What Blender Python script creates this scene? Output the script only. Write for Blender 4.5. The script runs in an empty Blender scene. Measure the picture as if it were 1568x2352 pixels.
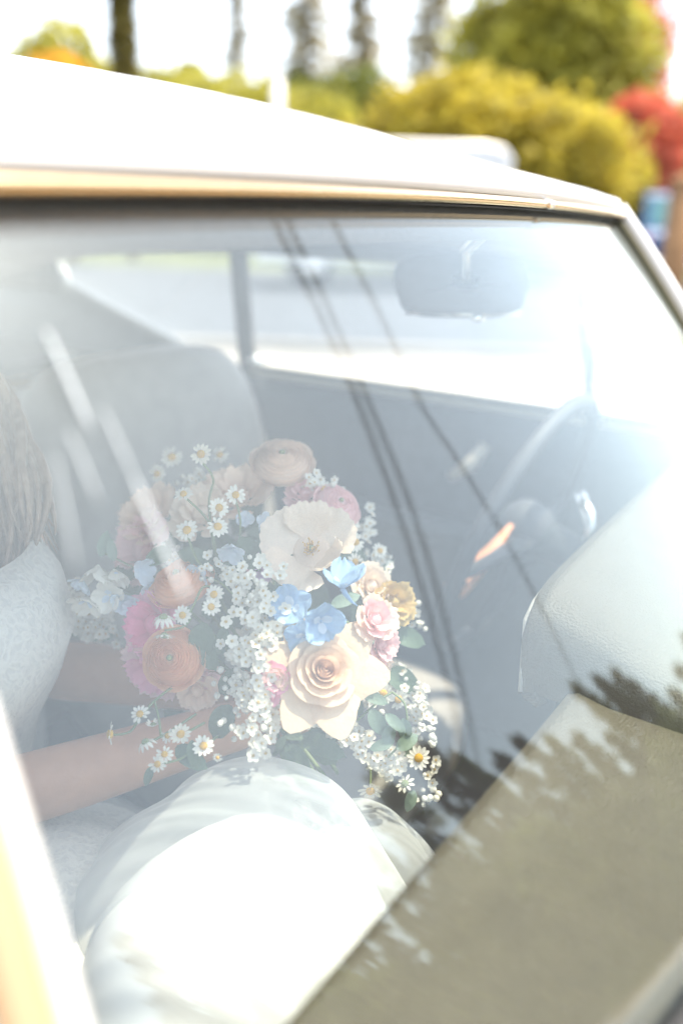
import bpy, bmesh, math, random
import numpy as np
from mathutils import Vector, Matrix
random.seed(7); rng = np.random.default_rng(7)
SC = bpy.context.scene; COL = SC.collection
R = math.radians

# ------------------------------------------------------------------ camera, sky, sun, exposure
CAM = Vector((-.8352, .0708, 1.3747)); TH, PI_, RO, FPX = 1.0156, .3279, .0327, 2040.66
FW = Vector((math.sin(TH)*math.cos(PI_), math.cos(TH)*math.cos(PI_), -math.sin(PI_)))
_r = Vector((math.cos(TH), -math.sin(TH), 0)); _u = _r.cross(FW)
RT = math.cos(RO)*_r + math.sin(RO)*_u; UP = -math.sin(RO)*_r + math.cos(RO)*_u
cd = bpy.data.cameras.new('camera'); cam = bpy.data.objects.new('camera', cd); COL.objects.link(cam)
m = Matrix((RT, UP, -FW)).transposed().to_4x4(); m.translation = CAM; cam.matrix_world = m
cd.sensor_fit = 'VERTICAL'; cd.sensor_height = 36; cd.sensor_width = 24; cd.lens = FPX/2352*36
cd.clip_start = .02; cd.clip_end = 2000
cd.dof.use_dof = True; cd.dof.focus_distance = .85; cd.dof.aperture_fstop = 1.6; cd.dof.aperture_blades = 9
SC.camera = cam
SUN = Vector((.25, -.21, .93)).normalized()
w = bpy.data.worlds.new('World'); SC.world = w; w.use_nodes = True
nt = w.node_tree; bg = nt.nodes['Background']; sk = nt.nodes.new('ShaderNodeTexSky')
sk.sky_type = 'NISHITA'; sk.sun_disc = False; sk.sun_elevation = math.asin(SUN.z); sk.sun_rotation = math.atan2(SUN.x, SUN.y)
sk.air_density = 1.0; sk.dust_density = 1.6; sk.ozone_density = 1.0
hs = nt.nodes.new('ShaderNodeHueSaturation'); hs.inputs['Saturation'].default_value = .5   # thin high haze
nt.links.new(sk.outputs[0], hs.inputs['Color']); nt.links.new(hs.outputs[0], bg.inputs[0]); bg.inputs[1].default_value = .15
sl = bpy.data.lights.new('sun', 'SUN'); so = bpy.data.objects.new('sun', sl); COL.objects.link(so)
sl.energy = 2.3; sl.angle = R(.53); sl.color = (1, .88, .71); so.rotation_euler = SUN.to_track_quat('Z', 'Y').to_euler()
so.location = (0, 0, 30)
SC.view_settings.view_transform = 'Standard'; SC.view_settings.look = 'None'
SC.view_settings.exposure = 1.85; SC.view_settings.gamma = 1; SC.view_settings.use_curve_mapping = False
SC.render.engine = 'CYCLES'; cy = SC.cycles
cy.use_denoising = True; cy.max_bounces = 8; cy.transparent_max_bounces = 24; cy.diffuse_bounces = 3; cy.glossy_bounces = 4
cy.caustics_reflective = False; cy.caustics_refractive = False; cy.sample_clamp_indirect = 6

def at(px, py, t):
    """point at depth t metres in front of the camera, for laying out the bouquet"""
    return CAM + t*(FW + (px-784)/FPX*RT - (py-1176)/FPX*UP)

# ------------------------------------------------------------------ helpers
def tag(o, label=None, cat=None, group=None, kind=None):
    if label: o['label'] = label
    if cat: o['category'] = cat
    if group: o['group'] = group
    if kind: o['kind'] = kind
    return o
def empty(name, loc=(0, 0, 0), label=None, cat=None, group=None):
    o = bpy.data.objects.new(name, None); COL.objects.link(o); o.location = loc; o.empty_display_size = .1
    return tag(o, label, cat, group)
def link(name, me, parent=None, mat=None, loc=None):
    o = bpy.data.objects.new(name, me); COL.objects.link(o)
    if mat is not None and len(me.materials) == 0: me.materials.append(mat)
    if parent is not None:
        o.parent = parent
        off = Vector((0, 0, 0)); p = parent
        while p is not None: off += Vector(p.location); p = p.parent
        o.location = -off if loc is None else loc
    elif loc is not None: o.location = loc
    return o
def mesh(name, V, F, smooth=True, mats=None, mi=None):
    me = bpy.data.meshes.new(name); me.from_pydata([tuple(v) for v in V], [], [tuple(f) for f in F]); me.update()
    if smooth: me.polygons.foreach_set('use_smooth', [True]*len(me.polygons))
    for q in (mats or []): me.materials.append(q)
    if mi is not None: me.polygons.foreach_set('material_index', mi)
    return me
class MB:
    def __init__(s): s.V = []; s.F = []; s.M = []
    def add(s, V, F, mi=0):
        b = len(s.V); s.V += [tuple(v) for v in V]; s.F += [tuple(i+b for i in f) for f in F]; s.M += [mi]*len(F); return s
    def box(s, lo, hi, mi=0):
        x0, y0, z0 = lo; x1, y1, z1 = hi
        return s.add([(x0,y0,z0),(x1,y0,z0),(x1,y1,z0),(x0,y1,z0),(x0,y0,z1),(x1,y0,z1),(x1,y1,z1),(x0,y1,z1)],
              [(0,3,2,1),(4,5,6,7),(0,1,5,4),(1,2,6,5),(2,3,7,6),(3,0,4,7)], mi)
    def tube(s, pts, rad, n=8, mi=0, cap=True, flat=1.0, flatdir=None):
        pts = [Vector(p) for p in pts]; N = len(pts); V = []; F = []
        rads = rad if isinstance(rad, (list, tuple)) else [rad]*N
        prev = None
        for i, p in enumerate(pts):
            t = (pts[min(i+1, N-1)]-pts[max(i-1, 0)]).normalized()
            if prev is None:
                a = Vector(flatdir) if flatdir is not None else (Vector((0, 0, 1)) if abs(t.z) < .9 else Vector((1, 0, 0)))
            else: a = prev
            a = (a - t*a.dot(t)).normalized(); prev = a; b = t.cross(a)
            for k in range(n):
                th = 2*math.pi*k/n
                V.append(p + rads[i]*(math.cos(th)*a*flat + math.sin(th)*b))
        for i in range(N-1):
            for k in range(n):
                k2 = (k+1) % n; F.append((i*n+k, i*n+k2, (i+1)*n+k2, (i+1)*n+k))
        if cap: F.append(tuple(range(n-1, -1, -1))); F.append(tuple((N-1)*n+k for k in range(n)))
        return s.add(V, F, mi)
    def ball(s, c, r, nu=10, nv=6, mi=0, M=None):
        V = []; F = []; rr = r if isinstance(r, (tuple, list)) else (r, r, r)
        for j in range(nv+1):
            ph = math.pi*j/nv
            for i in range(nu):
                th = 2*math.pi*i/nu
                v = Vector((rr[0]*math.sin(ph)*math.cos(th), rr[1]*math.sin(ph)*math.sin(th), rr[2]*math.cos(ph)))
                if M: v = M @ v
                V.append(Vector(c)+v)
        for j in range(nv):
            for i in range(nu): F.append((j*nu+i, (j+1)*nu+i, (j+1)*nu+(i+1) % nu, j*nu+(i+1) % nu))
        return s.add(V, F, mi)
    def grid(s, fn, nu, nv, mi=0, th=0.0):
        """surface fn(u,v); th>0 gives it thickness along its own normal"""
        P = [[Vector(fn(i/nu, j/nv)) for i in range(nu+1)] for j in range(nv+1)]
        V = [p for row in P for p in row]; W = nu+1
        F = [(j*W+i, j*W+i+1, (j+1)*W+i+1, (j+1)*W+i) for j in range(nv) for i in range(nu)]
        if th:
            Nn = [Vector((0, 0, 0)) for _ in V]
            for f in F:
                n = (V[f[2]]-V[f[0]]).cross(V[f[3]]-V[f[1]])
                for i in f: Nn[i] += n
            n0 = len(V); V2 = [v-nn.normalized()*th for v, nn in zip(V, Nn)]
            F2 = [tuple(n0+i for i in reversed(f)) for f in F]
            edge = [i for i in range(W)] + [j*W+nu for j in range(1, nv+1)] + [nv*W+i for i in range(nu-1, -1, -1)] + [j*W for j in range(nv-1, 0, -1)]
            F3 = [(edge[k], n0+edge[k], n0+edge[(k+1) % len(edge)], edge[(k+1) % len(edge)]) for k in range(len(edge))]
            V = V+V2; F = F+F2+F3
        return s.add(V, F, mi)
    def build(s, name, mat=None, parent=None, smooth=True, mats=None, bevel=0):
        me = mesh(name, s.V, s.F, smooth, mats, s.M if mats else None)
        o = link(name, me, parent, mat if not mats else None)
        if bevel:
            b = o.modifiers.new('b', 'BEVEL'); b.width = bevel; b.segments = 3; b.limit_method = 'ANGLE'; b.angle_limit = R(40)
        return o

# ------------------------------------------------------------------ materials
def pbr(name, col, rough=.5, metal=0., var=0., scale=20., bump=0., bscale=200., coat=0., spec=.5, trans=0., sheen=0., objvar=0.):
    m = bpy.data.materials.new(name); m.use_nodes = True; t = m.node_tree; b = t.nodes['Principled BSDF']; out = t.nodes['Material Output']
    b.inputs['Roughness'].default_value = rough; b.inputs['Metallic'].default_value = metal
    b.inputs['Coat Weight'].default_value = coat; b.inputs['Specular IOR Level'].default_value = spec; b.inputs['Sheen Weight'].default_value = sheen
    tc = t.nodes.new('ShaderNodeTexCoord')
    cur = None
    if var:
        n = t.nodes.new('ShaderNodeTexNoise'); n.inputs['Scale'].default_value = scale; n.inputs['Detail'].default_value = 4
        t.links.new(tc.outputs['Object'], n.inputs['Vector'])
        r = t.nodes.new('ShaderNodeMapRange'); r.inputs[1].default_value = .3; r.inputs[2].default_value = .7; r.inputs[3].default_value = 1-var; r.inputs[4].default_value = 1+var
        t.links.new(n.outputs[0], r.inputs[0])
        x = t.nodes.new('ShaderNodeVectorMath'); x.operation = 'SCALE'; x.inputs[0].default_value = col; t.links.new(r.outputs[0], x.inputs[3])
        cur = x.outputs[0]
    if objvar:
        oi = t.nodes.new('ShaderNodeObjectInfo'); r = t.nodes.new('ShaderNodeMapRange'); r.inputs[3].default_value = 1-objvar; r.inputs[4].default_value = 1+objvar
        t.links.new(oi.outputs['Random'], r.inputs[0])
        x = t.nodes.new('ShaderNodeVectorMath'); x.operation = 'SCALE'; t.links.new(r.outputs[0], x.inputs[3])
        if cur: t.links.new(cur, x.inputs[0])
        else: x.inputs[0].default_value = col
        cur = x.outputs[0]
    if cur: t.links.new(cur, b.inputs['Base Color'])
    else: b.inputs['Base Color'].default_value = (*col, 1)
    if bump:
        n = t.nodes.new('ShaderNodeTexNoise'); n.inputs['Scale'].default_value = bscale; n.inputs['Detail'].default_value = 3
        t.links.new(tc.outputs['Object'], n.inputs['Vector'])
        bp = t.nodes.new('ShaderNodeBump'); bp.inputs['Strength'].default_value = bump; bp.inputs['Distance'].default_value = .01
        t.links.new(n.outputs[0], bp.inputs['Height']); t.links.new(bp.outputs[0], b.inputs['Normal'])
    if trans:
        tr = t.nodes.new('ShaderNodeBsdfTranslucent'); mx = t.nodes.new('ShaderNodeMixShader'); mx.inputs[0].default_value = trans
        if cur: t.links.new(cur, tr.inputs[0])
        else: tr.inputs[0].default_value = (*col, 1)
        t.links.new(b.outputs[0], mx.inputs[1]); t.links.new(tr.outputs[0], mx.inputs[2]); t.links.new(mx.outputs[0], out.inputs[0])
    return m
def glass_mat(name, f0, veil, tint=(1, 1, 1), refl=(1, 1, 1)):
    m = bpy.data.materials.new(name); m.use_nodes = True; t = m.node_tree; t.nodes.clear(); N = t.nodes.new; L = t.links.new
    out = N('ShaderNodeOutputMaterial'); ge = N('ShaderNodeNewGeometry'); dp = N('ShaderNodeVectorMath'); dp.operation = 'DOT_PRODUCT'
    L(ge.outputs['Normal'], dp.inputs[0]); L(ge.outputs['Incoming'], dp.inputs[1])
    ab = N('ShaderNodeMath'); ab.operation = 'ABSOLUTE'; L(dp.outputs['Value'], ab.inputs[0])
    om = N('ShaderNodeMath'); om.operation = 'SUBTRACT'; om.inputs[0].default_value = 1; L(ab.outputs[0], om.inputs[1])
    p5 = N('ShaderNodeMath'); p5.operation = 'POWER'; p5.inputs[1].default_value = 5; L(om.outputs[0], p5.inputs[0])
    ma = N('ShaderNodeMath'); ma.operation = 'MULTIPLY_ADD'; ma.inputs[1].default_value = 1-f0; ma.inputs[2].default_value = f0; L(p5.outputs[0], ma.inputs[0])
    tr = N('ShaderNodeBsdfTransparent'); tr.inputs[0].default_value = (*tint, 1); gl = N('ShaderNodeBsdfGlossy'); gl.inputs['Roughness'].default_value = 0.0; gl.inputs[0].default_value = (*refl, 1)
    mx = N('ShaderNodeMixShader'); L(ma.outputs[0], mx.inputs[0]); L(tr.outputs[0], mx.inputs[1]); L(gl.outputs[0], mx.inputs[2])
    if veil:  # pale diffuse film puts the veil of flare haze into the glass colour
        df = N('ShaderNodeBsdfDiffuse'); df.inputs[0].default_value = (.8, .8, .8, 1); m2 = N('ShaderNodeMixShader')
        tc = N('ShaderNodeTexCoord'); no = N('ShaderNodeTexNoise'); no.inputs['Scale'].default_value = 9; no.inputs['Detail'].default_value = 6
        L(tc.outputs['Object'], no.inputs['Vector']); mr = N('ShaderNodeMapRange'); mr.inputs[1].default_value = .3; mr.inputs[2].default_value = .7
        mr.inputs[3].default_value = veil*.75; mr.inputs[4].default_value = veil*1.25; L(no.outputs[0], mr.inputs[0]); L(mr.outputs[0], m2.inputs[0])
        L(mx.outputs[0], m2.inputs[1]); L(df.outputs[0], m2.inputs[2]); L(m2.outputs[0], out.inputs[0])
    else: L(mx.outputs[0], out.inputs[0])
    return m
def sheer(name, col, opac):
    m = bpy.data.materials.new(name); m.use_nodes = True; t = m.node_tree; b = t.nodes['Principled BSDF']; out = t.nodes['Material Output']
    b.inputs['Base Color'].default_value = (*col, 1); b.inputs['Roughness'].default_value = .6
    tl = t.nodes.new('ShaderNodeBsdfTranslucent'); tl.inputs[0].default_value = (*col, 1)
    m1 = t.nodes.new('ShaderNodeMixShader'); m1.inputs[0].default_value = .45; t.links.new(b.outputs[0], m1.inputs[1]); t.links.new(tl.outputs[0], m1.inputs[2])
    tr = t.nodes.new('ShaderNodeBsdfTransparent'); mx = t.nodes.new('ShaderNodeMixShader')
    lw = t.nodes.new('ShaderNodeLayerWeight'); lw.inputs[0].default_value = .35
    mr = t.nodes.new('ShaderNodeMapRange'); mr.inputs[3].default_value = opac; mr.inputs[4].default_value = min(1, opac+.5)
    t.links.new(lw.outputs['Facing'], mr.inputs[0]); t.links.new(mr.outputs[0], mx.inputs[0])
    t.links.new(tr.outputs[0], mx.inputs[1]); t.links.new(m1.outputs[0], mx.inputs[2]); t.links.new(mx.outputs[0], out.inputs[0])
    return m
M = {}
M['white_paint'] = pbr('white_paint', (.8, .79, .76), .25, coat=.5)
M['tan_paint'] = pbr('tan_paint', (.46, .31, .17), .3, coat=.6)
M['chrome'] = pbr('chrome', (.86, .84, .80), .07, 1.)
M['chrome_warm'] = pbr('chrome_warm', (.78, .58, .34), .2, 1., bump=.05, bscale=60)  # gold tint paints the reflected tan bonnet into the chrome
M['chrome_worn'] = pbr('chrome_worn', (.82, .78, .72), .16, 1., bump=.05, bscale=60)
M['rubber'] = pbr('rubber', (.012, .012, .013), .6)
M['old_rubber'] = pbr('old_rubber', (.10, .095, .05), .7)
M['windscreen'] = glass_mat('windscreen', .062, .013, (.96, .985, .98), (.93, 1, .965))
M['side_glass'] = glass_mat('side_glass', .04, 0)
M['headliner'] = pbr('headliner', (.2, .195, .21), .9, var=.06, scale=120, bump=.2, bscale=300)
M['dash'] = pbr('dash', (.07, .058, .032), .5, var=.10, scale=35, bump=.35, bscale=420)
M['trim_blue'] = pbr('trim_blue', (.085, .10, .115), .55, var=.1, scale=40, bump=.2, bscale=260)
M['dark'] = pbr('dark', (.025, .03, .034), .7)
M['carpet'] = pbr('carpet', (.035, .045, .055), .95, var=.25, scale=200, bump=.5, bscale=500)
M['seat'] = pbr('seat', (.34, .32, .29), .5, var=.08, scale=30, bump=.25, bscale=300)
M['tan_leather'] = pbr('tan_leather', (.85, .34, .16), .45, var=.12, scale=40, bump=.2)
M['bakelite'] = pbr('bakelite', (.06, .062, .07), .6)
M['cream'] = pbr('cream', (.7, .64, .52), .4)
M['skin'] = pbr('skin', (.56, .29, .17), .5, var=.05, scale=60, bump=.05, bscale=500)
M['hair'] = pbr('hair', (.27, .19, .13), .45, var=.3, scale=50, objvar=.0)
M['satin'] = pbr('satin', (.80, .80, .79), .55, var=.02, scale=10)
M['tulle'] = sheer('tulle', (.85, .87, .87), .22)
M['lips'] = pbr('lips', (.45, .14, .13), .4)
M['eye'] = pbr('eye', (.75, .75, .74), .2)
M['iris'] = pbr('iris', (.05, .03, .02), .2)
def lace():
    m = pbr('lace', (.74, .71, .66), .75); t = m.node_tree; b = t.nodes['Principled BSDF']
    tc = t.nodes.new('ShaderNodeTexCoord'); v = t.nodes.new('ShaderNodeTexVoronoi'); v.feature = 'DISTANCE_TO_EDGE'; v.inputs['Scale'].default_value = 48
    n = t.nodes.new('ShaderNodeTexNoise'); n.inputs['Scale'].default_value = 28; n.inputs['Detail'].default_value = 6
    mxv = t.nodes.new('ShaderNodeMix'); mxv.data_type = 'VECTOR'; mxv.inputs[0].default_value = .16
    t.links.new(tc.outputs['Object'], n.inputs['Vector']); t.links.new(tc.outputs['Object'], mxv.inputs[4]); t.links.new(n.outputs[1], mxv.inputs[5]); t.links.new(mxv.outputs[1], v.inputs['Vector'])
    r = t.nodes.new('ShaderNodeMapRange'); r.inputs[1].default_value = .02; r.inputs[2].default_value = .30; r.inputs[3].default_value = 1; r.inputs[4].default_value = 0; t.links.new(v.outputs['Distance'], r.inputs[0])
    c = t.nodes.new('ShaderNodeMix'); c.data_type = 'RGBA'; c.inputs[6].default_value = (.68, .65, .59, 1); c.inputs[7].default_value = (.78, .74, .66, 1)
    t.links.new(r.outputs[0], c.inputs[0]); t.links.new(c.outputs[2], b.inputs['Base Color'])
    bp = t.nodes.new('ShaderNodeBump'); bp.inputs['Strength'].default_value = .3; bp.inputs['Distance'].default_value = .003; t.links.new(r.outputs[0], bp.inputs['Height']); t.links.new(bp.outputs[0], b.inputs['Normal'])
    return m
M['lace'] = lace()

# ------------------------------------------------------------------ ground, road
def flat(name, pts, z, mat, kind='structure'):
    o = link(name, mesh(name, [(x, y, z) for x, y in pts], [tuple(range(len(pts)))], False), None, mat); return tag(o, kind=kind)
M['paving'] = pbr('paving', (.30, .275, .24), .9, var=.12, scale=1.3, bump=.3, bscale=40)
M['asphalt'] = pbr('asphalt', (.07, .078, .088), .85, var=.2, scale=2.5, bump=.4, bscale=120)
M['grass_soil'] = pbr('grass_soil', (.10, .115, .035), .95, var=.35, scale=.8, bump=.5, bscale=9)
g = flat('ground', [(-600, -600), (600, -600), (600, 600), (-600, 600)], 0, M['grass_soil'])
AZ = 58.2
def polar(az, d):
    a = R(az); return Vector((CAM.x + d*math.sin(a), CAM.y + d*math.cos(a), 0))
e1 = Vector((math.sin(R(AZ)), math.cos(R(AZ)), 0)); e2 = Vector((e1.y, -e1.x, 0)); C0 = Vector((CAM.x, CAM.y, 0))
def band(name, d0, d1, z, mat, L=90):
    q = [C0+e1*d0-e2*L, C0+e1*d0+e2*L, C0+e1*d1+e2*L, C0+e1*d1-e2*L]; return flat(name, [(v.x, v.y) for v in q], z, mat)
band('pavement', -16, 9.0, .004, M['paving'])
band('road', 9.15, 21.0, .004, M['asphalt'])
kb = MB()
for s in (0,):
    q = [C0+e1*9.0-e2*90, C0+e1*9.0+e2*90, C0+e1*9.15+e2*90, C0+e1*9.15-e2*90]
    kb.add([(v.x, v.y, 0) for v in q]+[(v.x, v.y, .1) for v in q], [(0,1,5,4),(1,2,6,5),(2,3,7,6),(3,0,4,7),(4,5,6,7)])
tag(kb.build('kerb', M['paving'], smooth=False), kind='structure')

# ------------------------------------------------------------------ vegetation
def leafmat(name, col, tr=.35, var=.45):
    return pbr(name, col, .6, var=var, scale=1.1, trans=tr)
def crown_mesh(lobes, n, size, seed):
    g_ = np.random.default_rng(seed); V = []; F = []
    wts = np.array([l[3]*l[4]*l[5] for l in lobes]) ** .8; wts /= wts.sum()
    for li in g_.choice(len(lobes), n, p=wts):
        cx, cy_, cz, rx, ry, rz = lobes[li]
        d = g_.normal(size=3); d /= np.linalg.norm(d); rr = g_.uniform(.25, 1.0)**.45
        if g_.random() < .12: rr *= g_.uniform(1, 1.18)
        p = np.array([cx+d[0]*rx*rr, cy_+d[1]*ry*rr, cz+d[2]*rz*rr])
        a = g_.normal(size=3); a /= np.linalg.norm(a); b = np.cross(a, g_.normal(size=3)); b /= np.linalg.norm(b)
        s = size*g_.uniform(.6, 1.4); k = len(V)
        V += [p-a*s, p+b*s*.45, p+a*s, p-b*s*.45]; F.append((k, k+1, k+2, k+3))
    return mesh('crown', V, F, False)
def tree(name, pos, trunk_h, trunk_r, lobes, n, size, mat, label, cat, seed, group=None, bark=None):
    t = empty(name, pos, label, cat, group)
    link('crown', crown_mesh(lobes, n, size, seed), t, mat, loc=(0, 0, 0))
    b = MB(); top = trunk_h
    b.tube([(0, 0, 0), (.03*trunk_h, .02*trunk_h, trunk_h*.5), (0, 0, top)], [trunk_r*1.2, trunk_r*.85, trunk_r*.4], 9)
    for k, l in enumerate(lobes[:6]):
        z0 = min(top*.75, max(.3, l[2]*.55)); b.tube([(0, 0, z0), (l[0]*.5, l[1]*.5, (z0+l[2])*.5+.1), (l[0], l[1], l[2])], [trunk_r*.55, trunk_r*.35, trunk_r*.12], 6)
    link('trunk', mesh('trunk', b.V, b.F), t, bark or M['bark'], loc=(0, 0, 0)); return t
M['bark'] = pbr('bark', (.16, .11, .07), .9, var=.3, scale=12, bump=.6, bscale=30)
M['bark_brown'] = pbr('bark_brown', (.30, .17, .08), .85, var=.2, scale=10, bump=.5, bscale=30)
M['leaf_yellow'] = leafmat('leaf_yellow', (.52, .43, .06), .5)
M['leaf_lime'] = leafmat('leaf_lime', (.46, .43, .08), .5)
M['leaf_mid'] = leafmat('leaf_mid', (.17, .19, .04), .4)
M['leaf_dark'] = leafmat('leaf_dark', (.17, .14, .03), .3)
M['leaf_gold'] = leafmat('leaf_gold', (.75, .45, .06), .5)
M['leaf_red'] = leafmat('leaf_red', (.70, .20, .12), .45)
M['leaf_con'] = leafmat('leaf_con', (.48, .43, .30), .5); M['leaf_row'] = leafmat('leaf_row', (.10, .105, .04), .2)
def azpx(px, py=330):
    d = FW + (px-784)/FPX*RT - (py-1176)/FPX*UP; return math.degrees(math.atan2(d.x, d.y))
def zpx(py, d, px=900):   # height that stands at image row py when d metres away
    v = FW + (px-784)/FPX*RT - (py-1176)/FPX*UP; return CAM.z + v.z/math.hypot(v.x, v.y)*d
def wpx(n, d): return n/FPX*d/1.07
def bush(name, px, d, top, width, mat, label, cat, seed, n=5000, size=.14, depth=None, base=0.0, trunk=.1):
    W = wpx(width, d)/2; H = zpx(top, d, px); g_ = np.random.default_rng(seed); lobes = []
    k = max(10, int(7*W/H)); rx = Vector((math.cos(R(azpx(px))), -math.sin(R(azpx(px))), 0))
    for i in range(k):
        f = -.82+1.64*(i+.5)/k+g_.uniform(-.08, .08); top_ = H*(1-.30*f*f)*g_.uniform(.86, 1.0); rr = min(W*.42, H*.34)*g_.uniform(.8, 1.15); o_ = g_.uniform(-.5, .5)*min(W, H)*.5
        c_ = rx*(f*W)+Vector((rx.y, -rx.x, 0))*o_
        lobes.append((c_.x, c_.y, top_-rr, rr, rr, rr)); zz = top_-rr*2.2
        while zz > .22*H: lobes.append((c_.x*g_.uniform(.8, 1.05), c_.y*g_.uniform(.8, 1.05), zz, rr*1.1, rr*1.1, rr*1.05)); zz -= rr*1.3
    return tree(name, polar(azpx(px), d), H*.6, trunk, lobes, n, size, mat, label, cat, seed)
def conifer(name, px, d, top, width, mat, label, seed, n=2600, size=.28, group=None, pos=None, H=None, W=None, gap=.0):
    if pos is None: pos = polar(azpx(px, 100), d); H = zpx(top, d, px); W = wpx(width, d)/2
    g_ = np.random.default_rng(seed); V = []; F = []; tiers = int(H/.55); br = []
    for k in range(tiers):
        f = (k+.3)/tiers
        for q in range(14): br.append((H*(.10+.89*f)+g_.uniform(-.15, .15), W*(1-f)**.8*g_.uniform(.45, 1.15)+.04*W, g_.uniform(0, 6.28)))
    for i in range(n):
        z, w_, a = br[g_.integers(len(br))]; r_ = w_*g_.random()**.6; a2 = a+g_.normal()*.18
        p = np.array([r_*math.cos(a2), r_*math.sin(a2), z-.28*r_+g_.normal()*.07]); u_ = np.array([math.cos(a2), math.sin(a2), -.35+g_.normal()*.3]); u_ /= np.linalg.norm(u_)
        v_ = np.cross(u_, g_.normal(size=3)); v_ /= np.linalg.norm(v_); s_ = size*g_.uniform(.5, 1.3); k = len(V)
        V += [p-u_*s_*.5, p+v_*s_*.28, p+u_*s_, p-v_*s_*.28]; F.append((k, k+1, k+2, k+3))
    t = empty(name, pos, label, 'tree', group); link('crown', mesh('crown', V, F, False), t, mat, loc=(0, 0, 0))
    b = MB(); b.tube([(0, 0, 0), (0, 0, H*.5), (0, 0, H*.98)], [W*.09+.06, W*.06+.04, .02], 8); link('trunk', mesh('trunk', b.V, b.F), t, M['bark'], loc=(0, 0, 0)); return t
bush('shrub', 1125, 21, 105, 640, M['leaf_yellow'], 'large rounded yellow-green bush straight behind the car roof and the white van', 'bush', 11, 16000, .16)
bush('broadleaf_tree', 1245, 29, -160, 430, M['leaf_lime'], 'tall yellow-green tree standing just behind the large rounded bush, beside the red maple', 'tree', 12, 16000, .2, trunk=.25)
bush('shrub', 570, 31, 128, 520, M['leaf_lime'], 'low green bush row clump behind the white post', 'bush', 13, 14000, .2)
bush('shrub', 740, 34, 112, 380, M['leaf_mid'], 'dull green bush under the two bare-looking conifers behind the roof', 'bush', 14, 9000, .2)
bush('shrub', 410, 33, 122, 260, M['leaf_lime'], 'light green bush right of the dark columnar cypress', 'bush', 15, 6000, .2)
bush('shrub', 165, 30, 35, 290, M['leaf_lime'], 'light green tree left of the dark columnar cypress, behind the golden bush', 'tree', 16, 9000, .2)
bush('shrub', 150, 22, 88, 200, M['leaf_gold'], 'golden orange bush in front of the light green tree', 'bush', 17, 7000, .14)
bush('shrub', 10, 40, 105, 240, M['leaf_mid'], 'distant grey-green bush at the far left beyond the roof', 'bush', 18, 4000, .2)
bush('maple_tree', 1475, 26, 175, 200, M['leaf_red'], 'bright red autumn maple standing behind the blue parked car', 'tree', 19, 8000, .13, trunk=.12)
bush('maple_tree', 1440, 38, -120, 170, M['leaf_red'], 'taller dark red maple peeking out behind the tall yellow-green tree', 'tree', 20, 3500, .17, trunk=.15)
bush('shrub', 1545, 42, 165, 150, M['leaf_lime'], 'pale green far tree to the right of the red maple', 'tree', 21, 2500, .2)
# dark columnar cypress
H_ = zpx(-120, 24); W_ = wpx(66, 24)/2
tree('cypress_tree', polar(azpx(284, 100), 24), H_*.9, .12, [(0, 0, H_*f, W_, W_, H_*.14) for f in (.2, .32, .44, .56, .68, .8, .9)]+[(W_*1.2, 0, H_*.92, W_*1.6, W_*1.6, H_*.07), (-W_*1.4, 0, H_*.88, W_*1.2, W_*1.2, H_*.05)],
     5200, .12, M['leaf_dark'], 'dark columnar cypress rising behind the roof beside the golden bush', 'tree', 22)
conifer('conifer_tree', 546, 50, -150, 110, M['leaf_con'], 'thin lone conifer between the cypress and the white post', 23, 1800, .36)
conifer('conifer_tree', 706, 48, -260, 230, M['leaf_con'], 'tall grey conifer, left one of the pair behind the roof', 24, 3000, .4)
conifer('conifer_tree', 832, 50, -110, 230, M['leaf_con'], 'shorter grey conifer, right one of the pair behind the roof', 25, 3000, .4)
conifer('conifer_tree', 990, 44, -330, 230, M['leaf_con'], 'dark conifer with clumped branches behind the left end of the large bush', 26, 2600, .4)

# street things beyond the car
def post():
    t = empty('white_post', polar(azpx(638, 230), 26), 'thin white post standing among the low green bushes', 'post'); h = zpx(178, 26, 638)
    b = MB(); b.tube([(0, 0, 0), (0, 0, h)], [.15, .15], 12); link('pole', mesh('pole', b.V, b.F), t, M['white_paint'], loc=(0, 0, 0))
    b = MB(); b.tube([(0, 0, h), (0, 0, h+.05), (0, 0, h+.1)], [.18, .18, .05], 12); link('cap', mesh('cap', b.V, b.F), t, M['white_paint'], loc=(0, 0, 0))
post()
def wheels(parent, xs, ys, r, wd):
    for x in xs:
        for y in ys:
            b = MB(); b.tube([(x-wd/2, y, r), (x-wd*.42, y, r), (x+wd*.42, y, r), (x+wd/2, y, r)], [r*.93, r, r, r*.93], 20); o = b.build('tyre', M['rubber'], parent)
            o.location = (0, 0, 0)
            b = MB(); b.tube([(x-wd*.53, y, r), (x+wd*.53, y, r)], r*.6, 16); h = b.build('rim', M['chrome_worn'], None); h.parent = o
def local(o): o.location = (0, 0, 0); return o
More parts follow.
